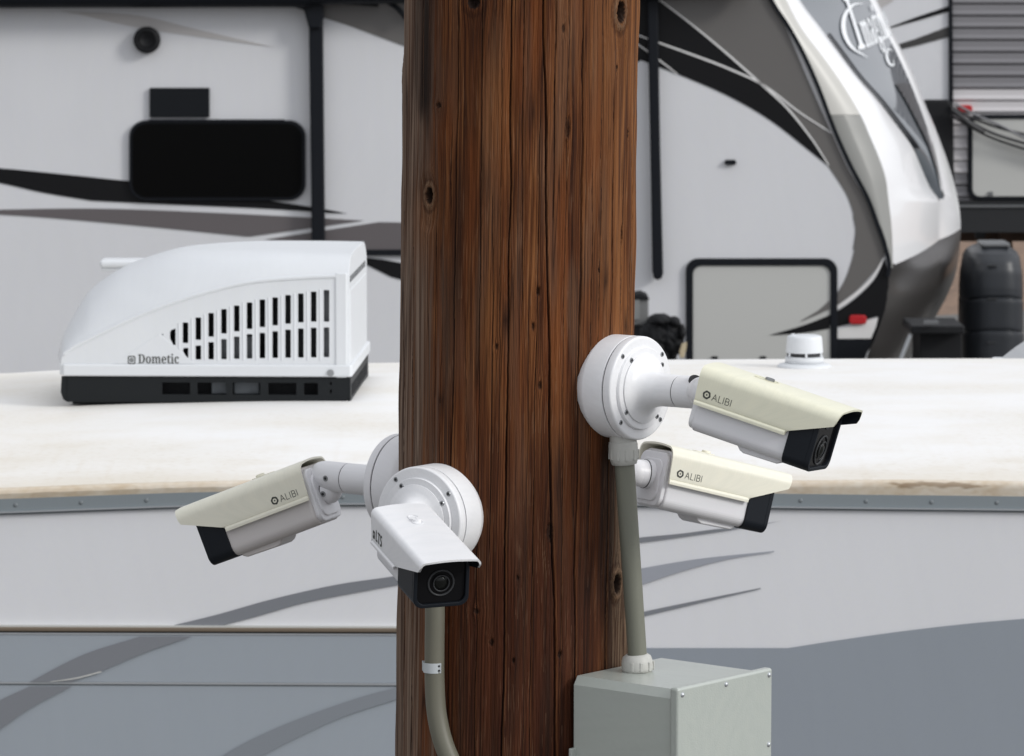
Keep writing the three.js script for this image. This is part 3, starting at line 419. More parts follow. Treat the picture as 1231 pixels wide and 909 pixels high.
{
  const XL = -2.9, XR = 3.0;
  const T = thing('travel_trailer', 'near trailer with dirty cream roof, white side and grey swoosh stripes', 'travel trailer', V(0, 0, -D1 - 1.2));
  // roof sheet: near edge folds over and runs down to the rail
  const roofTex = dataTex(1024, 1024, (u, v) => {
    const x = u * 6, z = v * 2.6, e = v * 2.6 - 0.055, a = n2(x * 0.9, z * 1.6), b = n2b(x * 3.1, z * 5), c = n2(x * 11, z * 16), d = n2b(x * 40, z * 40), str = n2(x * 26, z * 1.3);
    let k = [0.86, 0.853, 0.84]; const mul = (m, q) => { k = k.map((y, i) => lerp(y, y * m[i], clamp(q))); };
    mul([0.92, 0.895, 0.845], 0.25 + 0.55 * a + 0.45 * sstep(3.0, 1.4, x)); mul([0.95, 0.93, 0.89], 0.4 * b + 0.15); mul([0.95, 0.93, 0.9], 0.3 * c); mul([0.96, 0.95, 0.93], 0.5 * d);
    mul([0.93, 0.90, 0.86], 0.4 * sstep(0.35, 0.9, str) * sstep(1.0, 0.1, e));
    mul([0.86, 0.81, 0.72], 0.65 * sstep(0.20, 0.0, e + 0.07 * b + 0.03 * c)); mul([0.86, 0.82, 0.76], 0.35 * sstep(0.45, 0.8, d) * sstep(0.1, 0.6, a + 0.5)); mul([0.93, 0.91, 0.87], 0.4 * sstep(0.3, 0.8, b) * sstep(0.9, 0.2, e));                               // grime gathers by the eave
    if (e < 0.006) { const q = 0.5 + 0.5 * n2(x * 9, 3) + 0.4 * n2b(x * 37, z * 60); mul([0.78, 0.69, 0.58], 0.45 + 0.5 * q); mul([0.45, 0.37, 0.29], 0.85 * sstep(0.3, 0.75, sstep(3.80, 3.88, x) * sstep(4.09, 4.0, x) * Math.exp(-(((e + 0.011 - 0.004 * n2(x * 12, 4)) / 0.0065) ** 2)) + 0.28 * n2b(x * 30, z * 120))); mul([0.4, 0.33, 0.27], 0.8 * sstep(-0.045, -0.055, e)); }
    return k;
  });
  const SEG = 46, nu = 240;
  const roof = gridGeo(nu, SEG, (u, v, i, j) => {
    const x0 = lerp(XL, XR, u), px = CX + x0 / D1 * FPX, wob = 0.0012 * n2(x0 * 14, 1) + 0.0008 * n2b(x0 * 45, 5);
    const yr = Q(px, railTop(px), D1).y, yf = Q(px, foldTop(px), D1).y;
    if (j === 0) return V(x0, yr - 0.004 + wob, -D1 + 0.004);
    if (j === 1) return V(x0, lerp(yr, yf, 0.5) + wob, -D1 + 0.009 + wob);
    if (j < 6) { const a = (j - 2) / 3 * Math.PI / 2, r = 0.010; return V(x0, yf - r + r * Math.sin(a) + wob * (1 - (j - 2) / 3), -D1 + 0.008 - r + r * Math.cos(a) - 0.0); }
    const s = (j - 5) / (SEG - 5), pf = CX + x0 / D2 * FPX, yy = Q(pf, roofLine(pf), D2).y, z = lerp(-D1 - 0.004, -D2, s);
    return V(x0, lerp(yf, yy, s) + 0.033 * 4 * s * (1 - s) + 0.0022 * n2(x0 * 1.7, z * 2.2) * Math.sin(s * Math.PI), z);
  }, (u, v, p) => [p.x / 6 + 0.5, 0]);
  { const p = roof.attributes.position, uv = roof.attributes.uv; for (let i = 0; i <= nu; i++) { let l = 0; for (let j = 0; j <= SEG; j++) { const a = j * (nu + 1) + i; if (j) l += Math.hypot(p.getY(a) - p.getY(a - nu - 1), p.getZ(a) - p.getZ(a - nu - 1)); uv.setXY(a, p.getX(a) / 6 + 0.5, (l + 0.015) / 2.6); } } }
  part('roof', roof, new THREE.MeshPhysicalMaterial({ map: roofTex, roughness: 0.55, bumpMap: wear, bumpScale: 0.004 }), T, true);
  // metal termination rail, its lip and screws
  const strip = (top, h0, h1, z0, z1) => { const g = []; const N = 160, f = (u, k) => { const x = lerp(XL, XR, u), px = CX + x / D1 * FPX; const y = Q(px, top(px), D1).y; return V(x, y - [h0, h0, h1, h1][k], -D1 + [z0, z1, z1, z0][k]); }; for (let k = 0; k < 3; k++) g.push(gridGeo(N, 1, (u, v) => f(u, k + (v < 0.5 ? 0 : 1)), (u, v, p) => [p.x, p.y])); return g; };
  const rail = part('drip_rail', strip(railTop, -0.001, 0.0270, -0.01, 0.007), M.rail, T, true);
  part('rail_lip', [...strip(railTop, 0.0272, 0.0300, -0.01, 0.013)], M.aluminium, T, true);
  part('painted_rail_shadow', [...strip(railTop, 0.0302, 0.0350, -0.01, 0.006)], M.railLip, T, true);  // dark strip painted as the shade just below the rail
  for (let i = -6; i < 24; i++) { const px = 19 + i * 78.6, p = Q(px, railTop(px) + 7.5, D1); part('screw', new THREE.SphereGeometry(0.0050, 14, 8).scale(1, 1, 0.5).translate(p.x, p.y, p.z + 0.007), M.railLip, rail, true); }
  // side wall panels
  const wallTopPts = []; for (let px = -960; px <= 2250; px += 60) wallTopPts.push([px, railTop(px) + 14]);
  const uvm = (g) => { const p = g.attributes.position, uv = g.attributes.uv; for (let i = 0; i < p.count; i++) uv.setXY(i, p.getX(i) / 1.7, p.getY(i) / 1.7); return g; };
  const yLow = 1760;
  part('wall', uvm(upright([...wallTopPts, [2250, yLow], [-960, yLow]], D1, 0.0).translate(0, 0, 0)), M.wall, T, true);
  const end = (x) => { const g = new THREE.PlaneGeometry(D2 - D1, 2.2).rotateY(Math.PI / 2).translate(x, 1.72, -(D1 + D2) / 2); return g; };
  part('end_wall', [end(XL), end(XR), new THREE.PlaneGeometry(XR - XL, 2.2).translate(0, 1.72, -D2), new THREE.PlaneGeometry(XR - XL, D2 - D1).rotateX(Math.PI / 2).translate(0, 0.62, -(D1 + D2) / 2)], M.wall, T, true);
  for (const x of [-0.6, 0.35]) { const w = part('wheel', new THREE.CylinderGeometry(0.36, 0.36, 0.22, 40).rotateX(Math.PI / 2).translate(x, 0.36, -D1 - 0.14), M.blackSoft, T, true); part('rim', new THREE.CylinderGeometry(0.19, 0.19, 0.23, 30).rotateX(Math.PI / 2).translate(x, 0.36, -D1 - 0.138), M.aluminium, w, true); }
  part('stabilizer', [box(0.08, 0.66, 0.08, 0.01, -2.4, 0.32, -D1 - 0.3), box(0.08, 0.66, 0.08, 0.01, 2.5, 0.32, -D1 - 0.3), box(0.08, 0.66, 0.08, 0.01, -2.4, 0.32, -D2 + 0.3), box(0.08, 0.66, 0.08, 0.01, 2.5, 0.32, -D2 + 0.3)], M.blackSoft, T, true);
  // lower grey panels left of the pole, with the brown moulding over them
  part('grey_panel', uvm(upright([[-960, 756], [622, 760.5], [622, 821.5], [-960, 815]], D1, 0.010, [], 0.002)), M.greyLeft, T, true);
  part('grey_panel', uvm(upright([[-960, 818], [622, 824.5], [622, yLow], [-960, yLow]], D1, 0.008, [], 0.002)), M.greyLeft, T, true);
  part('seam_strip', upright([[-960, 814.4], [560, 821.0], [560, 823.4], [-960, 816.8]], D1, 0.0115), M.aluminium, T, true);
  part('seam_strip', upright([[-960, 816.8], [560, 823.4], [560, 825.4], [-960, 818.8]], D1, 0.0085), M.railLip, T, true);
  const mo = part('belt_molding', [upright([[-960, 749.5], [560, 754.5], [560, 759.6], [-960, 754.8]], D1, 0.016, [], 0.003)], M.molding, T, true);
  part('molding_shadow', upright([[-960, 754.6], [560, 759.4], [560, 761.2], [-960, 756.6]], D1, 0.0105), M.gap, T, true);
  part('molding_edge', upright([[-960, 747.6], [560, 752.6], [560, 754.6], [-960, 749.6]], D1, 0.0125), M.panelFar, T, true);
  part('seam_strip', upright([[-960, 757], [560, 761.4], [560, 763.4], [-960, 759]], D1, 0.0118), M.aluminium, T, true);
  // stripes
  const zl = (p) => [p[0] / 2.463, p[1] / 2.463 + 540], zr = (p) => [p[0] / 2.605 + 760, p[1] / 2.605 + 560], S = (l, f) => spline(l.map(f), 8);
  const decal = (pts, m, z, name = 'stripe') => part(name, upright(pts, D1, 0).translate(0, 0, z), m, T, true);
  decal([...S([[1260, 357], [1170, 375], [1000, 400], [800, 445], [640, 490], [500, 524]], zl), ...S([[650, 524], [760, 495], [900, 455], [1050, 425], [1170, 403], [1260, 388]], zl)], M.decalDark, 0.004);
  decal([...S([[415, 552], [250, 605], [90, 686]], zl), ...S([[215, 686], [300, 655], [430, 600], [570, 552]], zl)], M.decalDark, 0.014);
  decal([...S([[90, 700], [0, 742], [-150, 830], [-300, 950]], zl), ...S([[-160, 950], [0, 828], [100, 760], [215, 700]], zl)], M.decalDark, 0.012);
  decal([...S([[1300, 672], [1178, 703], [1100, 722], [900, 790], [760, 850], [670, 900], [600, 950]], zl), ...S([[700, 950], [800, 893], [1000, 797], [1178, 738], [1300, 705]], zl)], M.decalPale, 0.012);
  decal([...S([[150, 685], [230, 672], [300, 654]], zl), ...S([[304, 657], [232, 676], [152, 686.5]], zl)], M.panelFar, 0.0155, 'torn_film_edge');
  decal([...S([[-40, 232], [25, 224], [160, 211], [260, 198], [310, 194], [470, 172]], zr), ...S([[300, 202], [160, 222], [25, 240], [-40, 247]], zr)], M.decalDark, 0.004);
  decal([...S([[-60, 338], [33, 320], [200, 292], [445, 266]], zr), ...S([[443, 270], [300, 292], [150, 332], [37, 370], [-60, 402]], zr)], M.decalMid, 0.004);
  decal([...S([[-60, 478], [42, 455], [220, 418], [401, 382]], zr), ...S([[404, 385], [230, 425], [44, 469], [-60, 494]], zr)], M.decalDark, 0.004);
  part('grey_panel', uvm(upright([...S([[-352, 570], [52, 570], [488, 570]], zr), ...S([[492, 569.5], [650, 545], [850, 517], [1050, 494], [1231, 478], [1700, 440], [2600, 390], [3880, 340]], zr), [2250, yLow], [625, yLow]], D1, 0)).translate(0, 0, 0.004), M.greyRight, T, true);
}

/* ------------------------------------------------------------------ air conditioner on that roof */
{
  const DA = 10.45, base = Q(245, 484, DA), A = thing('air_conditioner', 'white louvred rooftop air conditioner with black base on cream trailer roof', 'air conditioner', V(base.x, base.y - 0.004, -DA));
  A.rotation.y = THREE.MathUtils.degToRad(-2);
  const depth = 0.64, l = (px, py) => { const q = Q(px, py, DA); return [q.x - A.position.x, q.y - A.position.y]; };
  const crease = smoothed([[71, 437], [76, 425], [100, 410.5], [125, 398], [150, 386], [175, 375], [200, 365.5], [225, 357], [250, 349.5], [275, 343], [300, 338], [325, 335], [350, 333], [380, 331.2], [416, 330]]);
  const crown = smoothed([[71, 432], [76, 412], [82, 398], [92, 379], [105, 359], [120, 346], [140, 333], [160, 324], [200, 311.5], [240, 307], [300, 305.5], [360, 306], [416, 307]]);
  const x0 = 71, x1 = 419;
  // side with louvres
  const cols = []; const up = [[394.3, 415], [387.3, 413.2], [381.2, 409.4], [375.8, 405.5], [371, 401.6], [366.7, 399], [363, 396], [359.4, 393.7], [356.8, 391.6], [353.9, 389.6], [352, 388], [349.7, 387], [347.8, 387]], low = [null, [418.5, 430.5], [414.9, 433], [410.8, 432.8], [407, 432.5], [404, 432], [401, 431.6], [399.4, 431.2], [397.4, 430.8], [395.5, 430.5], [394, 430.2], [393, 430], [392.6, 429.6]];
  for (let k = 0; k < 13; k++) { const c = 207.4 + 15.45 * k; const mk = (r, lowq) => { let p = rrect(c - 4.0, r[0], c + 3.9, r[1], 1.5, 3); if (k === 0) p = [[c + 3.4, r[0] + 0.8], [c - 2.4, r[0] + 3], [c - 3.4, r[0] + 6], [c - 3.4, r[0] + 13], [c + 0.4, r[1]], [c + 3.4, r[1]]]; if (k === 1 && lowq) p = [[c + 3.4, r[0]], [c - 2.4, r[0]], [c - 3.4, r[0] + 4], [c + 1.4, r[1]], [c + 3.4, r[1]]]; return p; }; cols.push(mk(up[k])); if (low[k]) cols.push(mk(low[k], true)); }
  cols.push([[193, 402], [196.5, 401], [196.5, 404.5]]);
  const outline = [[x0 + 1, 451], [x0 + 1, 437]]; for (let px = 74; px <= 416; px += 6) outline.push([px, crease(px)]); outline.push([x1 - 1, 330.2], [x1 - 1, 451]);
  const sideShape = (holes) => { const s = shapeOf(outline.map((p) => l(...p))); for (const h of holes) s.holes.push(shapeOf(h.map((p) => l(...p)))); return new THREE.ExtrudeGeometry(s, { depth: 0.006, bevelEnabled: true, bevelThickness: 0.0012, bevelSize: 0.0010, bevelOffset: -0.0010, bevelSegments: 2 }); };
  // domed top as one sheet across the width
  const nx = 90, nz = 64;
  const top = gridGeo(nx, nz, (u, v) => {
    const px = lerp(x0, x1, u ** 1.25), a = l(px, crease(px)), c = l(px, crown(px)), q0 = v * 2 - 1, q1 = Math.sign(q0) * (1 - (1 - Math.abs(q0)) ** 1.8), q = Math.abs(q1), e = lerp(3.2, 9, sstep(150, 400, px));
    return V(a[0] - 0.036 * (1 - q ** 2) * (1 - u) ** 1.3, lerp(a[1], c[1], (1 - q ** e)), -depth * (q1 + 1) / 2);
  });
  const lip = smoothed([[71, 437], [416, 437]]);
  const back = sideShape([]); back.translate(0, 0, -depth);
  const face = sideShape(cols); face.translate(0, 0, -0.006);
  // end panel at the right and nose corner at the left
  const eR = l(x1 - 0.6, 330), eB = l(x1 - 0.6, 451), cR = l(x1, 307)[1];
  const endShape = new THREE.Shape(); endShape.moveTo(0, eB[1]); endShape.lineTo(depth, eB[1]); endShape.lineTo(depth, eR[1]); for (let i = 1; i < 40; i++) { const q = Math.abs(i / 20 - 1); endShape.lineTo(depth * (1 - i / 40), lerp(eR[1], cR, 1 - q ** 7)); } endShape.lineTo(0, eR[1]);
  const endG = new THREE.ExtrudeGeometry(endShape, { depth: 0.006, bevelEnabled: true, bevelThickness: 0.003, bevelSize: 0.003, bevelOffset: -0.003, bevelSegments: 3 }); endG.rotateY(Math.PI / 2); endG.translate(eR[0] - 0.006, 0, 0);
  const xl = l(x0 + 1, 440)[0];
  const shroud = part('shroud', [top, face, back, endG, box(0.006, l(0, 436)[1] - l(0, 451)[1], depth, 0.002, xl, (l(0, 436)[1] + l(0, 451)[1]) / 2, -depth / 2)], M.acWhite, A);
  // moulded ledge below the louvres and raised crease line along the side
  const yb = l(0, 452.5)[1], yt = l(0, 438)[1], xa = l(70, 0)[0], xb = l(421, 0)[0];
  part('shroud_skirt', [box(xb - xa, yt - yb, 0.014, 0.005, (xa + xb) / 2, (yt + yb) / 2, 0.002), box(0.014, yt - yb, depth + 0.01, 0.005, xb - 0.004, (yt + yb) / 2, -depth / 2), box(0.012, yt - yb, depth + 0.01, 0.005, xa + 0.004, (yt + yb) / 2, -depth / 2), box(xb - xa, yt - yb, 0.014, 0.005, (xa + xb) / 2, (yt + yb) / 2, -depth - 0.002)], M.acWhite, A);
  const creasePts = []; for (let px = 76; px <= 415; px += 12) { const a = l(px, crease(px) + 1.2); creasePts.push(V(a[0], a[1], 0.0)); }
  part('crease', new THREE.TubeGeometry(new THREE.CatmullRomCurve3(creasePts), 80, 0.0055, 8), M.acWhite, A);
  part('corner_post', [box(0.030, eR[1] - eB[1] + 0.01, 0.008, 0.004, l(409, 0)[0], (eR[1] + eB[1]) / 2, 0.001)], M.acWhite, A);
  const lb = []; for (let k = 0; k < 12; k++) { const c = 215.1 + 15.45 * k, yT = interp([[207, 392], [222, 385], [300, 361], [392, 346]], c), a = l(c, yT), b = l(c, k ? 433 : 420); lb.push(box(0.0042, a[1] - b[1], 0.005, 0.0018, a[0], (a[1] + b[1]) / 2, 0.0005)); }
  lb.forEach((g) => part('louvre_rib', g, M.acWhite, A));
  // dark chamber and the bright coil seen through some louvres
  const ch = (a, b, z0, z1) => { const p = l(...a), q = l(...b); return box(Math.abs(q[0] - p[0]), Math.abs(p[1] - q[1]), z1 - z0, 0.004, (p[0] + q[0]) / 2, (p[1] + q[1]) / 2, (z0 + z1) / 2); };
  part('fan_chamber', [ch([180, 449], [400, 345], -depth + 0.08, -0.09), ch([330, 449], [386, 345], -0.09, -0.03)], M.acInner, A);
  part('coil', ch([256, 433], [308, 405], -0.05, -0.030), M.acCoil, A); part('coil', ch([388, 436], [399, 345], -0.05, -0.022), M.acCoil, A);
  // black base pan with openings
  const y0 = 453, y1 = 484, baseOut = [[73, y0], [420, y0], [420.5, 476], [417, 481], [410, 484], [80, 484], [75, 481], [72, 472]];
  const wins = [[194, 459.5, 229, 475], [236.5, 459.5, 272, 475], [279, 459.5, 313.5, 475], [322, 459.5, 357, 475], [365, 459.5, 383, 475], [396.5, 458, 399.5, 463], [396.5, 467, 399.5, 473]];
  const bs = shapeOf(baseOut.map((p) => l(...p))); for (const w of wins) bs.holes.push(shapeOf(rrect(...w, 1.4, 3).map((p) => l(...p))));
  const bf = new THREE.ExtrudeGeometry(bs, { depth: 0.004, bevelEnabled: true, bevelThickness: 0.002, bevelSize: 0.001, bevelOffset: -0.001, bevelSegments: 2 }); bf.translate(0, 0, -0.006);
  const bh = l(0, y0)[1] - l(0, y1)[1], bl = l(72.5, 0)[0], br = l(420, 0)[0];
  const pan = part('base_pan', [bf, box(0.008, bh * 0.95, depth, 0.003, br - 0.004, bh / 2 + 0.004, -depth / 2), box(0.008, bh * 0.95, depth, 0.003, bl + 0.004, bh / 2 + 0.004, -depth / 2), box(br - bl, bh * 0.95, 0.006, 0.002, (bl + br) / 2, bh / 2 + 0.004, -depth), box(br - bl - 0.03, 0.012, depth - 0.03, 0.003, (bl + br) / 2, 0.003, -depth / 2), box(br - bl - 0.02, 0.006, depth - 0.02, 0.002, (bl + br) / 2, bh - 0.004, -depth / 2)], M.acBase, A);
  part('base_interior', ch([190, 482], [390, 455], -depth + 0.1, -0.045), M.acInner, pan);
  for (const [a, b] of [[253, 272], [280, 311], [385, 396]]) part('base_bracket', ch([a, 475], [b, 459], -0.04, -0.018), M.acCoil.clone().copy(mat([0.075, 0.085, 0.095], 0.6)), pan);
  for (let k = 0; k < 12; k++) part('base_slot', box(0.004, 0.030, 0.020, 0.001, br + 0.0003, bh * 0.52, -0.05 - k * 0.047), M.acInner, pan);
  for (let k = 0; k < 9; k++) part('vent_slot', box(0.005, 0.017, 0.034, 0.002, eR[0] + 0.0015, eR[1] - 0.014, -0.055 - k * 0.062), M.acInner, shroud);
  part('end_panel', box(0.004, (eR[1] - eB[1]) * 0.80, depth - 0.06, 0.002, eR[0] + 0.003, lerp(eB[1], eR[1], 0.44), -depth / 2), M.acWhite, A);
  const sc = l(398, 447.5); part('screw', [new THREE.CylinderGeometry(0.0088, 0.0088, 0.005, 24).rotateX(Math.PI / 2).translate(sc[0], sc[1], 0.010)], M.screw, A);
  part('screw', [new THREE.SphereGeometry(0.008, 14, 8).translate(xa - 0.001, l(0, 445)[1], -0.03)], M.gap, A);
  // print
  const t = l(166, 437), w2 = l(215, 437)[0] - t[0]; const pr = print('Dometic', 'serif_bold', 0.0165, w2).translate(t[0], t[1], 0.0028); part('lettering', pr, M.ink, A);
  const b0 = l(153.5, 438), b1 = l(162.5, 428), ring = shapeOf(rrect(b0[0], b0[1], b1[0], b1[1], 0.004)); ring.holes.push(shapeOf(rrect(b0[0] + 0.0026, b0[1] + 0.0026, b1[0] - 0.0026, b1[1] - 0.0026, 0.003).reverse()));
  const cx = (b0[0] + b1[0]) / 2, cy = (b0[1] + b1[1]) / 2, lg = [new THREE.ShapeGeometry(ring), new THREE.RingGeometry(0.0036, 0.0052, 20).translate(cx, cy, 0), new THREE.PlaneGeometry(0.011, 0.0012).translate(cx, cy, 0.0001), new THREE.PlaneGeometry(0.0012, 0.011).translate(cx, cy, 0.0002)];
  part('logo', lg.map((g) => g.translate(0, 0, 0.0028)), M.ink, A);
  const tri = shapeOf([[137, 437.5], [191, 402], [234, 437.5]].map((p) => l(...p))); part('badge_panel', new THREE.ExtrudeGeometry(tri, { depth: 0.0012, bevelEnabled: true, bevelThickness: 0.001, bevelSize: 0.001, bevelSegments: 2 }), M.acWhite, A);
}

/* ------------------------------------------------------------------ other things on that roof */
{
  const d = 11.3, b = Q(967, 439, d), T = thing('plumbing_vent', 'small white round vent pipe cap on the cream roof right of the pole', 'roof vent', b);
  const u = 1 / (FPX / d);
  part('flange', lathe([[0, -0.012], [33 * u, -0.012], [33 * u, -0.002], [30 * u, 1.6 * u], [24 * u, 3 * u], [0, 3 * u]], 48), M.acWhite, T);
  part('vent_pipe', lathe([[0, 0], [23.4 * u, 0], [23.2 * u, 8 * u], [22.7 * u, 11 * u], [0, 11 * u]], 48), M.acWhite, T);
  part('vent_screen', lathe([[21 * u, 10.5 * u], [21 * u, 16 * u]], 48), M.gap, T);
  for (let i = 0; i < 6; i++) { const a = i / 6 * 6.283 + 0.03, R = 22 * u; part('spacer', box(2.6 * u, 6 * u, 2.4 * u, 0.001, R * Math.sin(a), 13.4 * u, R * Math.cos(a)), M.acWhite, T); }
  part('vent_cap', [lathe([[0, 15.5 * u], [22.2 * u, 15.5 * u], [22.6 * u, 16.2 * u], [21.2 * u, 33 * u], [20.2 * u, 35.4 * u], [17 * u, 36.4 * u], [0, 36.8 * u]], 48), box(4 * u, 3 * u, 4 * u, 0.002, -14 * u, 37 * u, 2 * u)], M.acWhite, T);
}
{
  const d = 11.55, a = Q(121, 316, d), b = Q(205, 316, d), f = Q(190, 443, d);
  const T = thing('roof_antenna', 'thin white bar antenna sticking out behind the white air conditioner', 'antenna', V(f.x, f.y, f.z));
  part('antenna_bar', [box(0.42, 0.022, 0.10, 0.010, a.x + 0.21, a.y, a.z)], M.acWhite, T, true);
  part('antenna_underside', [box(0.40, 0.010, 0.08, 0.004, a.x + 0.205, a.y - 0.015, a.z)], M.acWhite, T, true);
  part('mast', [rod(V(a.x + 0.24, f.y - 0.03, a.z), V(a.x + 0.24, a.y - 0.01, a.z), 0.016), box(0.14, 0.05, 0.12, 0.01, a.x + 0.24, f.y, a.z)], M.acWhite, T, true);
}
{
  const d = 11.95, p = Q(1264, 436, d), T = thing('roof_vent', 'pale sloping roof vent cover at the right end of the cream roof', 'roof vent', p);
  const s = shapeOf([[-0.135, -0.012], [-0.085, 0.028], [-0.04, 0.058], [0.03, 0.072], [0.30, 0.072], [0.36, 0.05], [0.38, -0.012]]), g = new THREE.ExtrudeGeometry(s, { depth: 0.34, bevelEnabled: true, bevelThickness: 0.015, bevelSize: 0.012, bevelOffset: -0.012, bevelSegments: 3 }); g.translate(0, 0, -0.17);
  part('vent_lid', g, mat([0.55, 0.56, 0.57], 0.4), T);
  part('vent_frame', box(0.54, 0.02, 0.38, 0.005, 0.12, -0.012, 0), M.acWhite, T);
}

/* ------------------------------------------------------------------ the far white trailer */
const DF = 27.5;
{
  const gy = 0.67, T = thing('travel_trailer', 'white trailer with black and grey swooshes, black window and raked nose', 'travel trailer', V(0, gy, -DF - 1.2));
  const uvm = (g) => { const p = g.attributes.position, uv = g.attributes.uv; for (let i = 0; i < p.count; i++) uv.setXY(i, p.getX(i) / 4.1, p.getY(i) / 4.1); return g; };
  const flat = (name, pts, m, z, parent = T) => part(name, upright(pts, DF, 0).translate(0, 0, z), m, parent, true);
  const thick = (name, pts, m, t, parent = T, holes = [], bevel = 0) => part(name, upright(pts, DF, t, holes, bevel), m, parent, true);
  const Z = (ox, oy, sc) => (p) => [p[0] / sc + ox, p[1] / sc + oy], zA = Z(0, 0, 2.5122), zB = Z(750, 0, 2.5593), zC = Z(750, 260, 2.5593), S = (l, f, n = 8) => spline(l.map(f), n);
  // trim line between side wall and nose cap
  const trim = [[905, -45], [930, 5], [946, 29], [964, 61], [983, 103], [1004, 158], [1022, 198], [1043.5, 239], [1055, 270], [1064.7, 297.7], [1069, 318.5], [1067, 332], [1062, 369], [1053, 397], [1041.6, 432], [1020, 470], [1000, 500]];
  const wall = part('wall', uvm(upright([[-420, -45], ...trim, [-420, 500]], DF)), M.wallFar, T, true);
  const zb = -DF - 2.4, Lx = Q(-420, 0, DF).x, Rx = Q(905, 0, DF).x, ty = Q(0, -45, DF).y, by = Q(0, 500, DF).y;
  part('roof', [box(Rx - Lx, 0.06, 2.44, 0.02, (Lx + Rx) / 2, ty + 0.03, -DF - 1.2)], M.wallFar, T, true);
  part('far_wall', [box(Rx - Lx + 0.5, ty - by, 0.04, 0.01, (Lx + Rx) / 2 + 0.25, (ty + by) / 2, zb), box(0.04, ty - by, 2.4, 0.01, Lx, (ty + by) / 2, -DF - 1.2), box(Rx - Lx + 0.3, 0.05, 2.4, 0.01, (Lx + Rx) / 2 + 0.15, by - 0.03, -DF - 1.2)], M.wallFar, T, true);
  for (const px of [300, 470]) { const c = Q(px, 480, DF); const w = part('wheel', new THREE.CylinderGeometry(0.36, 0.36, 0.24, 36).rotateX(Math.PI / 2).translate(c.x, gy + 0.36, -DF - 0.16), M.blackSoft, T, true); part('rim', new THREE.CylinderGeometry(0.2, 0.2, 0.25, 28).rotateX(Math.PI / 2).translate(c.x, gy + 0.36, -DF - 0.158), M.aluminium, w, true); }
  // stripes left of the pole
  const st = (pts, m, z = 0.005) => flat('stripe', pts, m, z);
  st([...S([[-300, 488], [0, 508], [150, 522], [400, 548]], zA), [166, 241], ...S([[275, 606], [130, 582], [0, 553], [-300, 500]], zA)], M.decalBlack);
  st([...S([[380, 545], [700, 590], [960, 628], [1050, 645]], zA), ...S([[1000, 643], [800, 630], [500, 617], [275, 606]], zA)], M.decalBlack, 0.006);
  st([...S([[-400, 640], [0, 633], [300, 630], [700, 645], [1100, 666]], zA), [300, 284.5], ...S([[740, 714], [400, 680], [0, 648], [-400, 640]], zA)], M.brownGrey);
  st([[318, 288], [455, 267], [520, 268], [620, 280], [700, 305], [700, 340], [560, 318], [485, 302], [430, 300], [380, 290]], M.brownGrey);
  st([...S([[180, 34], [420, 48], [600, 90], [830, 143]], zA), ...S([[700, 125], [400, 80], [240, 44]], zA)], M.paleFar);
  st([[388, 21], [420, 31], [455, 44], [485, 55], [560, 90], [640, 135], [760, 185], [760, -44], [388, -44]], M.greyFar);
  st([[436, 309], [460, 312], [500, 319], [560, 335], [560, 352], [500, 341], [470, 333], [440, 318]], M.decalBlack);
  thick('door_rail', [[420, 300], [560, 300], [560, 307], [420, 307]], M.black, 0.03);
  // stripes right of the pole
  st([[640, 42], [750, 42], ...S([[45, 110], [110, 135]], zB, 2), ...S([[110, 5], [300, 150], [430, 265], [500, 330], [580, 430], [627, 508]], zB), ...S([[622, 505], [560, 455], [450, 370], [330, 300], [190, 238], [45, 182]], zB), [700, 40]].slice(2), M.decalBlack);
  st([[700, -44], [768, -44], ...S([[40, 0], [110, 5], [110, 140], [45, 190]], zB, 2), [720, 72], [700, 60]], M.decalBlack, 0.004);
  st([[740, -44], [906, -44], ...S([[450, -10], [500, 90], [560, 230], [640, 412], [690, 520], [750, 625], [800, 768]], zB), ...S([[705, 768], [712, 700], [690, 610], [627, 508], [560, 400], [500, 330], [430, 265], [300, 150], [110, 5]], zB)], M.greyFar, 0.0045);
  const line = (l, f, w) => { const p = S(l, f, 8), a = [], b = []; p.forEach((q, i) => { const r = p[Math.min(i + 1, p.length - 1)], s = p[Math.max(i - 1, 0)], dx = r[0] - s[0], dy = r[1] - s[1], L = Math.hypot(dx, dy) || 1; const k = w * (0.55 + 0.45 * Math.sin(Math.PI * i / (p.length - 1))); a.push([q[0] - dy / L * k, q[1] + dx / L * k]); b.unshift([q[0] + dy / L * k, q[1] - dx / L * k]); }); flat('pinstripe', [...a, ...b], M.whiteLine, 0.010); };
  line([[105, -5], [200, 68], [300, 150], [430, 265], [500, 330], [580, 430], [630, 508]], zB, 1.3);
  line([[20, 100], [110, 132], [210, 168], [320, 210], [430, 262], [540, 345], [640, 410]], zB, 1.3);
  line([[20, 120], [100, 178], [165, 228]], zB, 1.0);
  st([...S([[705, -2], [714, 60], [700, 140], [670, 215], [620, 280], [545, 322]], zC), ...S([[660, 272], [720, 225], [770, 170], [800, 125]], zC), ...S([[808, 80], [790, 30], [765, -2]], zC, 4)], M.greyFar);
  line([[800, 128], [765, 190], [700, 250], [640, 290], [560, 322], [500, 345]], zC, 2.0);
  st([...S([[803, 130], [770, 195], [705, 258], [640, 300], [560, 335], [445, 366]], zC), ...S([[600, 356], [690, 332], [782, 308]], zC), ...[[803, 275], [814, 220], [815, 190]].map(zC)], M.decalBlack, 0.0065);
  st([[782, 308], [760, 376], [655, 378], [655, 500], [690, 500], [735, 440], [770, 385], [803, 290], [812, 240]].map(zC), M.decalBlack, 0.0062);
  st([[655, 350], [720, 332], [782, 312], [775, 340], [760, 376], [655, 376]].map(zC), M.whiteLine, 0.009);
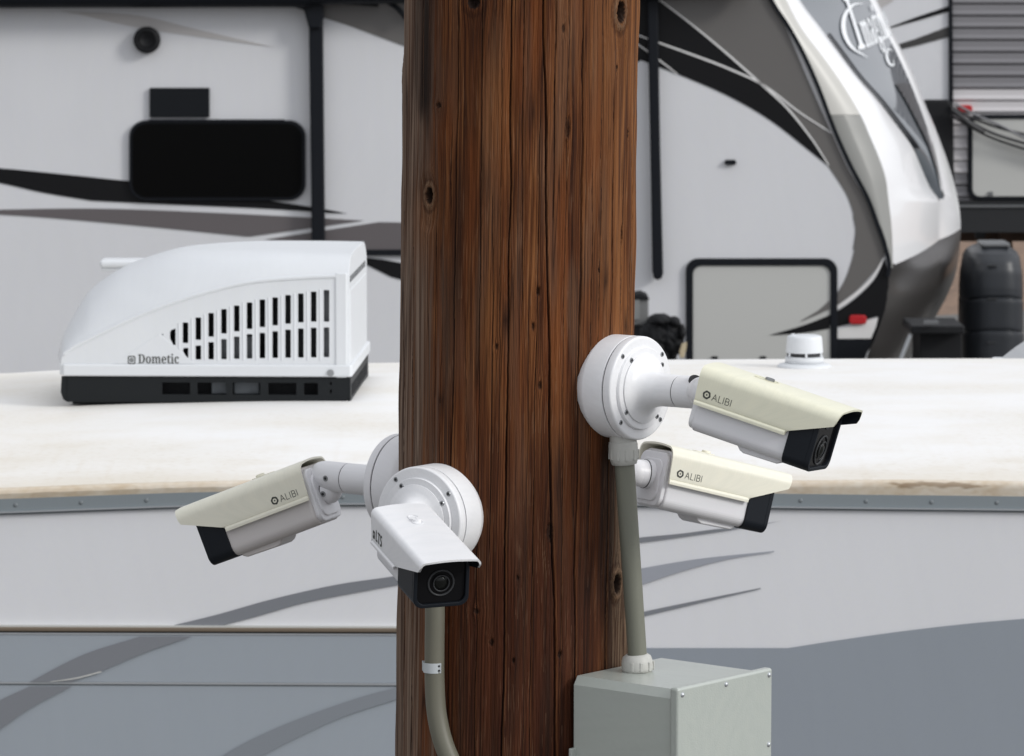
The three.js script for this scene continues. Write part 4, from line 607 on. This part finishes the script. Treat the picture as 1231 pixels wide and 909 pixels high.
  // trim bead
  { const a = [], b = []; const p = spline(trim.slice(0, 12), 6); p.forEach((q, i) => { const r = p[Math.min(i + 1, p.length - 1)], s = p[Math.max(0, i - 1)], dx = r[0] - s[0], dy = r[1] - s[1], L = Math.hypot(dx, dy); a.push([q[0] - dy / L * -2.2, q[1] + dx / L * -2.2]); b.unshift([q[0] + dy / L * -2.6, q[1] - dx / L * -2.6]); }); thick('trim_bead', [...a, ...b], M.black, 0.03); }
  // window, cover plate, speaker
  const win = thick('window', rrect(155.5, 144.5, 367.5, 241, 20), M.black, 0.035, T, [], 0.008);
  part('pane', upright(rrect(159.5, 148.5, 363.5, 237, 17), DF, 0.004).translate(0, 0, 0.035), M.blackGlass, win, true);
  part('window_rail', upright([[179, 143.4], [342, 143.4], [342, 146.4], [179, 146.4]], DF, 0.045), M.black, win, true);
  thick('cover_plate', rrect(180, 105.5, 252, 141, 1.5), mat([0.006, 0.0075, 0.010], 0.55, { specularIntensity: 0.4 }), 0.03, T, [], 0.005);
  { const c = Q(177, 48, DF), u = DF / FPX; const s = part('speaker', lathe([[0, 0], [16 * u, 0], [16 * u, 0.05], [14 * u, 0.075], [10.5 * u, 0.08], [9.5 * u, 0.06], [0, 0.06]], 40).rotateX(Math.PI / 2).translate(c.x, c.y, c.z), M.blackSoft, T, true); part('speaker_cone', lathe([[0, 0.052], [4 * u, 0.056], [8.5 * u, 0.078], [9 * u, 0.07]], 32).rotateX(Math.PI / 2).translate(c.x, c.y, c.z + 0.004), M.blackSoft, s, true); }
  // awning: roller, two arms, brackets
  const aw = part('awning_roller', [rod(Q(-420, -3, DF - 0.16), Q(372, -5, DF - 0.16), 0.075, 0.075, 24), rod(Q(372, -8, DF - 0.16), Q(905, -16, DF - 0.16), 0.075, 0.075, 24)], M.black, T, true);
  thick('awning_rail', [[-420, 1], [380, -3], [380, 6], [-420, 12]], M.black, 0.06);
  part('awning_arm', upright([[371, -20], [388, -20], [391, 287], [391.5, 330], [377, 330], [375, 287]], DF - 0.04, 0.06, [], 0.01), M.black, T, true);
  part('arm_bracket', upright([[356, 3], [388, -8], [390, 20], [385, 34], [372, 34], [366, 12], [345, 6]], DF - 0.05, 0.09, [], 0.012), M.black, T, true);
  part('awning_fabric_edge', [upright([[388, -2], [430, 2], [455, 4], [455, 8], [425, 6], [388, 4]], DF, 0.05)], M.blackSoft, T, true);
  part('awning_brace', new THREE.TubeGeometry(new THREE.CatmullRomCurve3([Q(455, -6, DF - 0.1), Q(468, 3, DF - 0.1), Q(478, 10, DF - 0.1), Q(490, 24, DF - 0.1)]), 20, 0.018, 10), M.black, T, true);
  part('awning_arm', upright([...[[777, -40], [790, -40], [793, 150], [797, 328]], [795, 334], [790, 336], [786, 334], [784, 326], [781, 150]], DF - 0.04, 0.06, [], 0.01), M.black, T, true);
  // storage door
  const dr = thick('storage_door', rrect(824.5, 310.5, 1006.5, 470, 15), M.black, 0.03, T, [rrect(833, 319, 998, 462, 11).reverse()], 0.006);
  part('door_panel', upright(rrect(832, 318, 999, 463, 11), DF, 0.016), M.panelFar, dr, true);
  part('door_stripe', upright([...S([[445, 366], [560, 332], [640, 300]], zC), ...S([[632, 345], [560, 357], [445, 366]], zC)], DF, 0).translate(0, 0, 0.020), M.decalBlack, dr, true);
  part('door_stripe', upright([...S([[545, 320], [600, 287], [632, 258]], zC), ...S([[632, 285], [600, 300], [545, 323]], zC)], DF, 0).translate(0, 0, 0.020), M.greyFar, dr, true);
  for (const px of [859, 917]) part('door_catch', upright(rrect(px - 4, 428, px + 4, 440, 2), DF, 0.03), M.blackSoft, dr, true);
  thick('wall_grommet', rrect(871, 192, 885, 198, 2.8), M.black, 0.03, T, [], 0.006);
  thick('marker_light', rrect(1020.5, 378.5, 1041.5, 389.5, 4), M.red, 0.035, T, [], 0.008);
  thick('door_rail', [[1006, 408], [1048, 408], [1036, 440], [1006, 440]], M.black, 0.012);

  // nose cap: curves read at heights, every curve with its own depth behind the side wall
  const C = {
    trim: smoothed2(trim), ridge: smoothed2([[925, -45], [948, 5], [964, 34], [988, 66], [1012, 100], [1035.6, 140], [1046, 164], [1057, 190], [1064.7, 214], [1068, 239], [1071.6, 270], [1073.4, 318], [1073, 330]]),
    wl: smoothed2([[935, -45], [967, 8], [983, 29], [1004, 57], [1030, 92], [1054, 119], [1078, 150.5], [1096, 175.6], [1109.6, 206], [1119, 227], [1128.5, 239]]),
    wr: smoothed2([[1026, -45], [1046, 0], [1062, 31.7], [1080.5, 68.7], [1099, 111], [1112, 148], [1123, 185], [1129, 216.5], [1130, 239]]),
    sil: smoothed2([[1034, -45], [1054, 0], [1073.5, 39.6], [1095, 82], [1113, 127], [1126, 158], [1139.6, 195], [1150, 232], [1154, 256], [1155, 275], [1153, 305], [1148, 332], [1138.6, 355.5], [1126, 378.6], [1112, 400], [1090, 432], [1060, 470], [1040, 500]]),
  };
  function smoothed2(pts) { const s = spline(pts, 10).map((p) => [p[1], p[0]]); return (y) => interp(s, y); }
  const tip = (y) => sstep(90, 239, y);
  const dep = { trim: () => 0, ridge: (y) => 0.10, wl: (y) => lerp(0.42, 1.22, tip(y)), wr: (y) => lerp(1.72, 1.26, tip(y)), sil: (y) => lerp(2.02, 1.75, sstep(200, 330, y)) };
  const pt = (c, y) => Q(C[c](y), y, DF + dep[c](y));
  const patch = (y0, y1, cs, bulge, ny = 40, nsub = 8) => gridGeo((cs.length - 1) * nsub, ny, (u, v) => { const y = lerp(y0, y1, v), q = u * (cs.length - 1), k = Math.min(Math.floor(q), cs.length - 2), f = q - k, a = cs[k](y), b = cs[k + 1](y), p = a.lerp(b, f); const w = Math.sin(Math.PI * f) * (bulge[k] ?? 0); p.x += w * 0.8; p.z += w * 0.6; return p; });
  const c_ = (n) => (y) => pt(n, y);
  const facetMid = (y) => Q(lerp(C.trim(y), C.ridge(y), 0.5), y, DF + 0.02);
  part('nose_panel', patch(-45, 138, [c_('trim'), c_('ridge')], [0.02]), M.capBeige, T, true);
  part('nose_panel', patch(138.5, 322, [c_('trim'), facetMid, c_('ridge')], [0.005, 0.005]), M.capGrey, T, true);
  const lowTop = (u) => lerp(319, 275, u);
  const farBack = (y) => { const p = pt('sil', y); return V(p.x - 0.9, p.y, zb); };
  const capY = (u, v) => (v < 0.72 ? lerp(-45, 239, v / 0.72) : lerp(239, lowTop(u), (v - 0.72) / 0.28));
  const tipPt = (y) => Q(1129.2, y, DF + 1.24);
  const capFront = [
    gridGeo(22, 60, (u, v) => { const y = capY(u * 0.7, v), a = pt('ridge', y), b = y <= 239 ? pt('wl', y) : tipPt(y), w = Math.sin(Math.PI * u) * 0.03; const p = a.lerp(b, u); p.x += w * 0.8; p.z += w * 0.6; return p; }),
    gridGeo(10, 60, (u, v) => { const y = capY(0.7 + 0.3 * u, v), a = y <= 239 ? pt('wr', y) : tipPt(y), b = pt('sil', y), w = Math.sin(Math.PI * u) * 0.015; const p = a.lerp(b, u); p.x += w * 0.8; p.z += w * 0.6; return p; })].map((g) => { g = g.clone(); g.deleteAttribute('uv'); g.deleteAttribute('normal'); return g; });
  const capG = mergeVertices(mergeGeometries(capFront), 1e-4); capG.computeVertexNormals();
  part('nose_cap', [capG,
    patch(-45, 330, [c_('sil'), farBack], [0.05])], M.capWhite, T, true);
  part('lower_cap', [gridGeo(30, 36, (u, v) => { const y = lerp(lowTop(u) + 0.5, 500, v), a = Q(C.trim(y), y, DF + 0.0), b = pt('sil', y), w = Math.sin(Math.PI * u) * 0.16 * sstep(0, 0.25, v); const p = a.lerp(b, u); p.x += w * 0.35; p.z += w; return p; }), patch(300, 500, [c_('sil'), farBack], [0.02])], M.capDark, T, true);
  part('cap_roof', gridGeo(12, 1, (u, v) => (v < 0.5 ? [c_('trim'), c_('ridge'), c_('wl'), c_('wr'), c_('sil'), farBack][Math.min(5, Math.floor(u * 5.99))](-45) : V(Rx - 0.2, ty, lerp(-DF, zb, u)))), M.capWhite, T, true);
  const ws = part('windscreen', patch(-45, 239, [c_('wl'), c_('wr')], [0.04], 50, 12), M.windscreen, T, true);
  const onGlass = (px, py) => { const a = C.wl(py), b = C.wr(py), f = clamp((px - a) / Math.max(b - a, 1)); const d = lerp(dep.wl(py), dep.wr(py), f), p = Q(px, py, DF + d), w = Math.sin(Math.PI * f) * 0.04; p.x += w * 0.8 + 0.011; p.z += w * 0.6 + 0.013; return p; };
  part('tint_band', gridGeo(4, 40, (u, v) => { const y = lerp(100, 236, v), L = C.wl(y), R = C.wr(y); return onGlass(lerp(lerp(L, R, 0.55), lerp(L, R, 0.93), u), y); }), M.tint, ws, true);
  part('wiper_trim', gridGeo(2, 40, (u, v) => { const y = lerp(40, 178, v); return onGlass(C.wl(y) + 1 + 3 * u, y); }), M.black, ws, true);
  // lettering on the windscreen
  const warp = (g, o, ex, ey) => { const p = g.attributes.position; for (let i = 0; i < p.count; i++) { const x = p.getX(i), y = p.getY(i), q = onGlass(o[0] + ex[0] * x + ey[0] * y, o[1] + ex[1] * x + ey[1] * y); p.setXYZ(i, q.x, q.y, q.z); } g.computeVertexNormals(); return g; };
  const big = print('I', 'serif_bold', 1, 0.16), rest = print('magine', 'serif_bold', 0.62, 0.84).translate(0.19, 0, 0);
  const sw = (pts, w) => { const p = spline(pts, 8), a = [], b = []; p.forEach((q, i) => { const r = p[Math.min(i + 1, p.length - 1)], s = p[Math.max(0, i - 1)], dx = r[0] - s[0], dy = r[1] - s[1], L = Math.hypot(dx, dy), k = w * Math.sin(Math.PI * (i + 0.3) / p.length); a.push([q[0] - dy / L * k, q[1] + dx / L * k]); b.unshift([q[0] + dy / L * k, q[1] - dx / L * k]); }); return new THREE.ShapeGeometry(shapeOf([...a, ...b])); };
  const white = mat([0.80, 0.82, 0.84], 0.5);
  part('lettering', [warp(big, [1026, 60], [44, -17], [-15, -46]), warp(rest, [1026, 60], [44, -17], [-15, -46]), warp(sw([[1034, 4], [1018, 6], [1008, 18], [1008, 36], [1018, 56], [1036, 69]], 2.2), [0, 0], [1, 0], [0, 1]), warp(sw([[1071, 62], [1063, 59], [1059, 66], [1063, 77], [1068, 78], [1068, 70]], 1.5), [0, 0], [1, 0], [0, 1])], white, ws, true);
  // tongue: frame, box and gas bottle cover
  const tg = part('tongue_box', [upright(rrect(1097, 391, 1147, 470, 2), DF - 0.2, 0.5, [], 0.01), upright(rrect(1085, 382, 1148, 391.5, 2), DF - 0.24, 0.6, [], 0.01)], M.blackSoft, T, true);
  part('latch', upright(rrect(1110, 385, 1128, 389, 1), DF - 0.86, 0.03), M.tankTop, tg, true);
  part('tongue_strut', rod(Q(1083, 432, DF - 0.8), Q(1095, 402, DF - 0.8), 0.014), M.aluminium, T, true);
  part('tongue_frame', [upright([[1040, 470], [1400, 475], [1400, 492], [1040, 500]], DF + 0.9, 0.12), upright([[1030, 478], [1400, 478], [1400, 494], [1030, 500]], DF + 1.6, 0.12)], M.blackSoft, T, true);
  const u = DF / FPX, c = Q(1190, 440, DF + 1.2), hgt = (py) => (440 - py) * u;
  const ring = [[283, 0.30], [286, 0.42], [289, 0.62], [294, 0.80], [303, 0.92], [315, 0.975], [335, 1], [345, 1], [347.5, 0.965], [350, 1.01], [370, 1.01], [386, 1.01], [388.5, 0.975], [391, 1.02], [415, 1.02], [440, 1.02], [475, 1.02]];
  const pro = []; for (let i = 0; i < ring.length - 1; i++) for (let k = 0; k < 4; k++) pro.push([lerp(ring[i][0], ring[i + 1][0], k / 4), lerp(ring[i][1], ring[i + 1][1], k / 4)]);
  const tankG = gridGeo(72, pro.length, (a, b, i, j) => { const [py, f] = j === 0 ? [283, 0] : pro[j - 1], t = a * Math.PI * 2, e = 2 / 3.0, co = Math.cos(t), si = Math.sin(t); return V(c.x + 38 * u * f * Math.sign(co) * Math.abs(co) ** e, c.y + hgt(py + (f > 0.9 ? 7 * co * co : 0)), c.z - 0.40 * f * Math.sign(si) * Math.abs(si) ** e); });
  const tk = part('gas_bottle_cover', tankG, M.tank, T, true);
  part('cover_cap', box(36 * u, 6 * u, 0.30, 0.02, c.x + 1 * u, c.y + hgt(284.5), c.z + 0.08), M.tankTop, tk, true);
  for (const py of [308, 349.5, 404, 425]) part('cover_notch', box(12 * u, 3 * u, 0.02, 0.006, c.x - 7 * u, c.y + hgt(py), c.z + 0.40), M.dark, tk, true);
}

/* ------------------------------------------------------------------ things standing by the far trailer */
{
  const d = 26.6, f = Q(771, 545, d), T = thing('power_pedestal', 'grey utility pedestal with black cap half hidden behind the pole', 'utility pedestal', V(f.x, 0.6, -d));
  part('pedestal_body', upright(rrect(757, 356, 778.5, 388, 2), d, 0.2, [], 0.01), mat([0.17, 0.172, 0.17], 0.5), T, true);
  part('pedestal_cap', upright([[755, 357], [757, 350.5], [770, 349], [777, 352], [779.5, 357]], d - 0.0, 0.22, [], 0.01), M.blackSoft, T, true);
  part('pedestal_door', upright(rrect(761, 360, 769, 384, 1), d - 0.2, 0.012), mat([0.22, 0.225, 0.22], 0.5), T, true);
  part('pedestal_post', upright([[759, 388], [777, 388], [777, 560], [759, 560]], d, 0.16), M.dark, T, true);
}
{
  const d = 26.3, f = Q(800, 552, d), T = thing('covered_grill', 'black lumpy covered bundle by the corner of the storage door', 'covered bundle', V(f.x, 0.6, -d));
  const u = d / FPX, lump = (px, py, rx, ry, sd) => { const c = Q(px, py, d), g = new THREE.SphereGeometry(1, 40, 28), p = g.attributes.position; for (let i = 0; i < p.count; i++) { const v = V().fromBufferAttribute(p, i), k = 1 + 0.10 * n2(v.x * 2 + sd, v.y * 3 + v.z) + 0.05 * n2b(v.y * 7 + sd, v.x * 6 + v.z * 4); p.setXYZ(i, c.x + v.x * rx * u * k, c.y + v.y * ry * u * k, c.z + v.z * 0.13 * k + sd * 0.01); } g.computeVertexNormals(); return g; };
  part('cover', [lump(792, 404, 22, 26, 1), lump(806, 406, 17, 25, 2.2), lump(793, 384, 14, 7.5, 3.1), lump(811, 386, 6.5, 6, 4.2), lump(819, 398, 5, 9, 5.3), lump(783, 428, 22, 26, 6)], M.blackSoft, T, true);
  part('wooden_handle', upright([[817, 430], [816.5, 422], [819.5, 413], [825.5, 411], [825, 418], [822, 430]], d - 0.14, 0.03, [], 0.005), M.tan, T, true);
  part('stand', [rod(Q(785, 430, d), Q(785, 560, d), 0.02), rod(Q(810, 430, d), Q(810, 560, d), 0.02), rod(Q(797, 430, d - 0.1), Q(797, 560, d - 0.1), 0.02)], M.blackSoft, T, true);
}

/* ------------------------------------------------------------------ the third trailer at the right */
{
  const d = 33, gy = 0.67, T = thing('travel_trailer', 'grey trailer clad in ribbed metal siding beyond the raked white nose', 'travel trailer', V(Q(1200, 0, d).x, gy, -d - 1.2));
  const flat = (name, pts, m, z, parent = T) => part(name, upright(pts, d, 0).translate(0, 0, z), m, parent, true);
  const thick = (name, pts, m, t, parent = T, holes = [], bevel = 0) => part(name, upright(pts, d, t, holes, bevel), m, parent, true);
  const zA = (p) => [p[0] / 3.787 + 930, p[1] / 3.787];
  thick('front_wall', [[985, -50], [1140, -50], [1142, 250], [985, 250]], M.wallFar, 0.02);
  const st = (l, m) => flat('stripe', l.map(zA), m, 0.027);
  st([[400, 152], [530, 122], [640, 80], [795, 28], [795, 52], [660, 92], [530, 128]], M.decalBlack);
  st([[480, 250], [560, 203], [640, 178], [795, 120], [795, 168], [660, 205], [570, 226]], mat([0.045, 0.043, 0.042], 0.4));
  st([[440, -80], [560, -40], [540, 5], [480, 40]], M.paleFar);
  // body behind, so that the trailer is solid
  const P = (px, py) => Q(px, py, d), a = P(985, -50), b = P(1560, 285);
  part('back_wall', [box(b.x - a.x, a.y - P(0, 250).y, 2.3, 0.05, (a.x + b.x) / 2, (a.y + P(0, 250).y) / 2, -d - 1.17)], M.siding, T, true);
  // lapped metal siding, each course its own panel
  const course = (py0, py1, x0, x1, m) => { const p0 = P(0, py0).y, p1 = P(0, py1).y, h = p0 - p1, X0 = P(x0, 0).x, X1 = P(x1, 0).x; const s = new THREE.Shape(); s.moveTo(0, 0); s.lineTo(0.006, 0.0); s.quadraticCurveTo(0.030, h * 0.10, 0.026, h * 0.26); s.quadraticCurveTo(0.014, h * 0.42, 0.012, h * 0.58); s.quadraticCurveTo(0.012, h * 0.8, 0.005, h); s.lineTo(0, h); const g = new THREE.ExtrudeGeometry(s, { depth: X1 - X0, bevelEnabled: false, curveSegments: 6 }); g.rotateY(-Math.PI / 2).scale(1, 1, 1); g.computeBoundingBox(); g.translate(X1, p1, 0); g.rotateY(0); const q = g.attributes.position; for (let i = 0; i < q.count; i++) q.setZ(i, Math.abs(q.getZ(i)) - d); g.computeVertexNormals(); part('siding_panel', g, m, T, true); };
  for (let k = -4; k < 8; k++) course(5.3 + 14.55 * k, 5.3 + 14.55 * (k + 1), 1144, 1560, k > 6 ? M.sidingPale : M.siding);
  for (let k = 8; k < 17; k++) course(5.3 + 14.55 * k, 5.3 + 14.55 * (k + 1), 1144, 1560, k > 13 ? M.siding : M.sidingPale);
  thick('corner_trim', [[1139.5, -50], [1144, -50], [1146, 215], [1148, 250], [1141, 250]], M.black, 0.05);
  thick('corner_guard', [[1106, 122], [1113, 119.5], [1138, 119.5], [1143, 124], [1146, 210], [1147, 250], [1106, 250]], M.blackSoft, 0.10, T, [], 0.02);
  const dr = thick('storage_door', rrect(1163, 137.5, 1330, 240, 12), M.black, 0.06, T, [rrect(1168.5, 142.5, 1324, 235.5, 9).reverse()], 0.008);
  part('door_panel', upright(rrect(1168, 142, 1325, 236, 9), d, 0.045), M.panelFar, dr, true);
  part('door_catch', upright(rrect(1187, 230, 1193, 235, 1.5), d, 0.06), M.tankTop, dr, true);
  thick('marker_light', rrect(1150.5, 126, 1168, 134.5, 3.5), M.red, 0.075, T, [], 0.01);
  thick('skirt', [[1100, 240.5], [1560, 240.5], [1560, 279], [1100, 279]], M.dark, 0.04);
  thick('frame_rail', [[1120, 246], [1560, 246], [1560, 248.6], [1120, 248.6]], M.tankTop, 0.06);
  part('chassis', [upright([[1000, 258], [1560, 258], [1560, 272], [1000, 272]], d + 0.3, 0.1), upright([[1168, 270], [1186, 270], [1182, 286], [1172, 286]], d + 0.6, 0.1), upright([[1000, 250], [1560, 250], [1560, 262], [1000, 262]], d + 2.2, 0.1)], M.dark, T, true);
  for (const px of [1420, 1500]) { const c = P(px, 0); part('wheel', new THREE.CylinderGeometry(0.36, 0.36, 0.24, 32).rotateX(Math.PI / 2).translate(c.x, gy + 0.36, -d - 0.2), M.blackSoft, T, true); }
  part('stabilizer', [rod(V(a.x + 0.4, gy, -d - 0.4), V(a.x + 0.4, P(0, 260).y, -d - 0.4), 0.04), rod(V(b.x - 0.4, gy, -d - 0.4), V(b.x - 0.4, P(0, 260).y, -d - 0.4), 0.04)], M.blackSoft, T, true);
  part('shaded_dirt_strip', [upright([[1000, 278], [1560, 278], [1560, 289], [1000, 289]], d + 1.0, 0.12), upright([[1198, 262], [1212, 262], [1216, 300], [1203, 300]], d + 0.8, 0.12)], M.shadedDirt, T, true);  // dark strips added under the trailer, shade of the dirt put into their brown
  part('underbody', box(b.x - a.x, 0.05, 2.2, 0.02, (a.x + b.x) / 2, P(0, 262).y, -d - 1.2), M.dark, T, true);
  // bundle of cords hanging from the corner
  const cord = (l, r, m) => part('cord', new THREE.TubeGeometry(new THREE.CatmullRomCurve3(l.map(([x, y, z]) => { const q = P(x, y); q.z += z; return q; })), 40, r, 8), m, T, true);
  cord([[1141, 127, 0.12], [1160, 138, 0.13], [1190, 150, 0.14], [1235, 162, 0.14], [1330, 180, 0.12]], 0.011, M.cord);
  cord([[1141, 132, 0.15], [1158, 142, 0.16], [1188, 158, 0.17], [1235, 173, 0.16], [1330, 200, 0.12]], 0.012, M.cord);
  cord([[1141, 138, 0.12], [1158, 148, 0.13], [1186, 163, 0.14], [1235, 180, 0.14], [1330, 210, 0.12]], 0.010, M.cord);
  cord([[1146, 124, 0.13], [1170, 137, 0.14], [1200, 150, 0.15], [1235, 167, 0.15], [1330, 190, 0.12]], 0.010, M.cordGrey);
  cord([[1141, 130, 0.18], [1152, 139, 0.19], [1166, 150, 0.19], [1180, 158, 0.16]], 0.020, M.cord);
}

renderer.render(scene, camera);
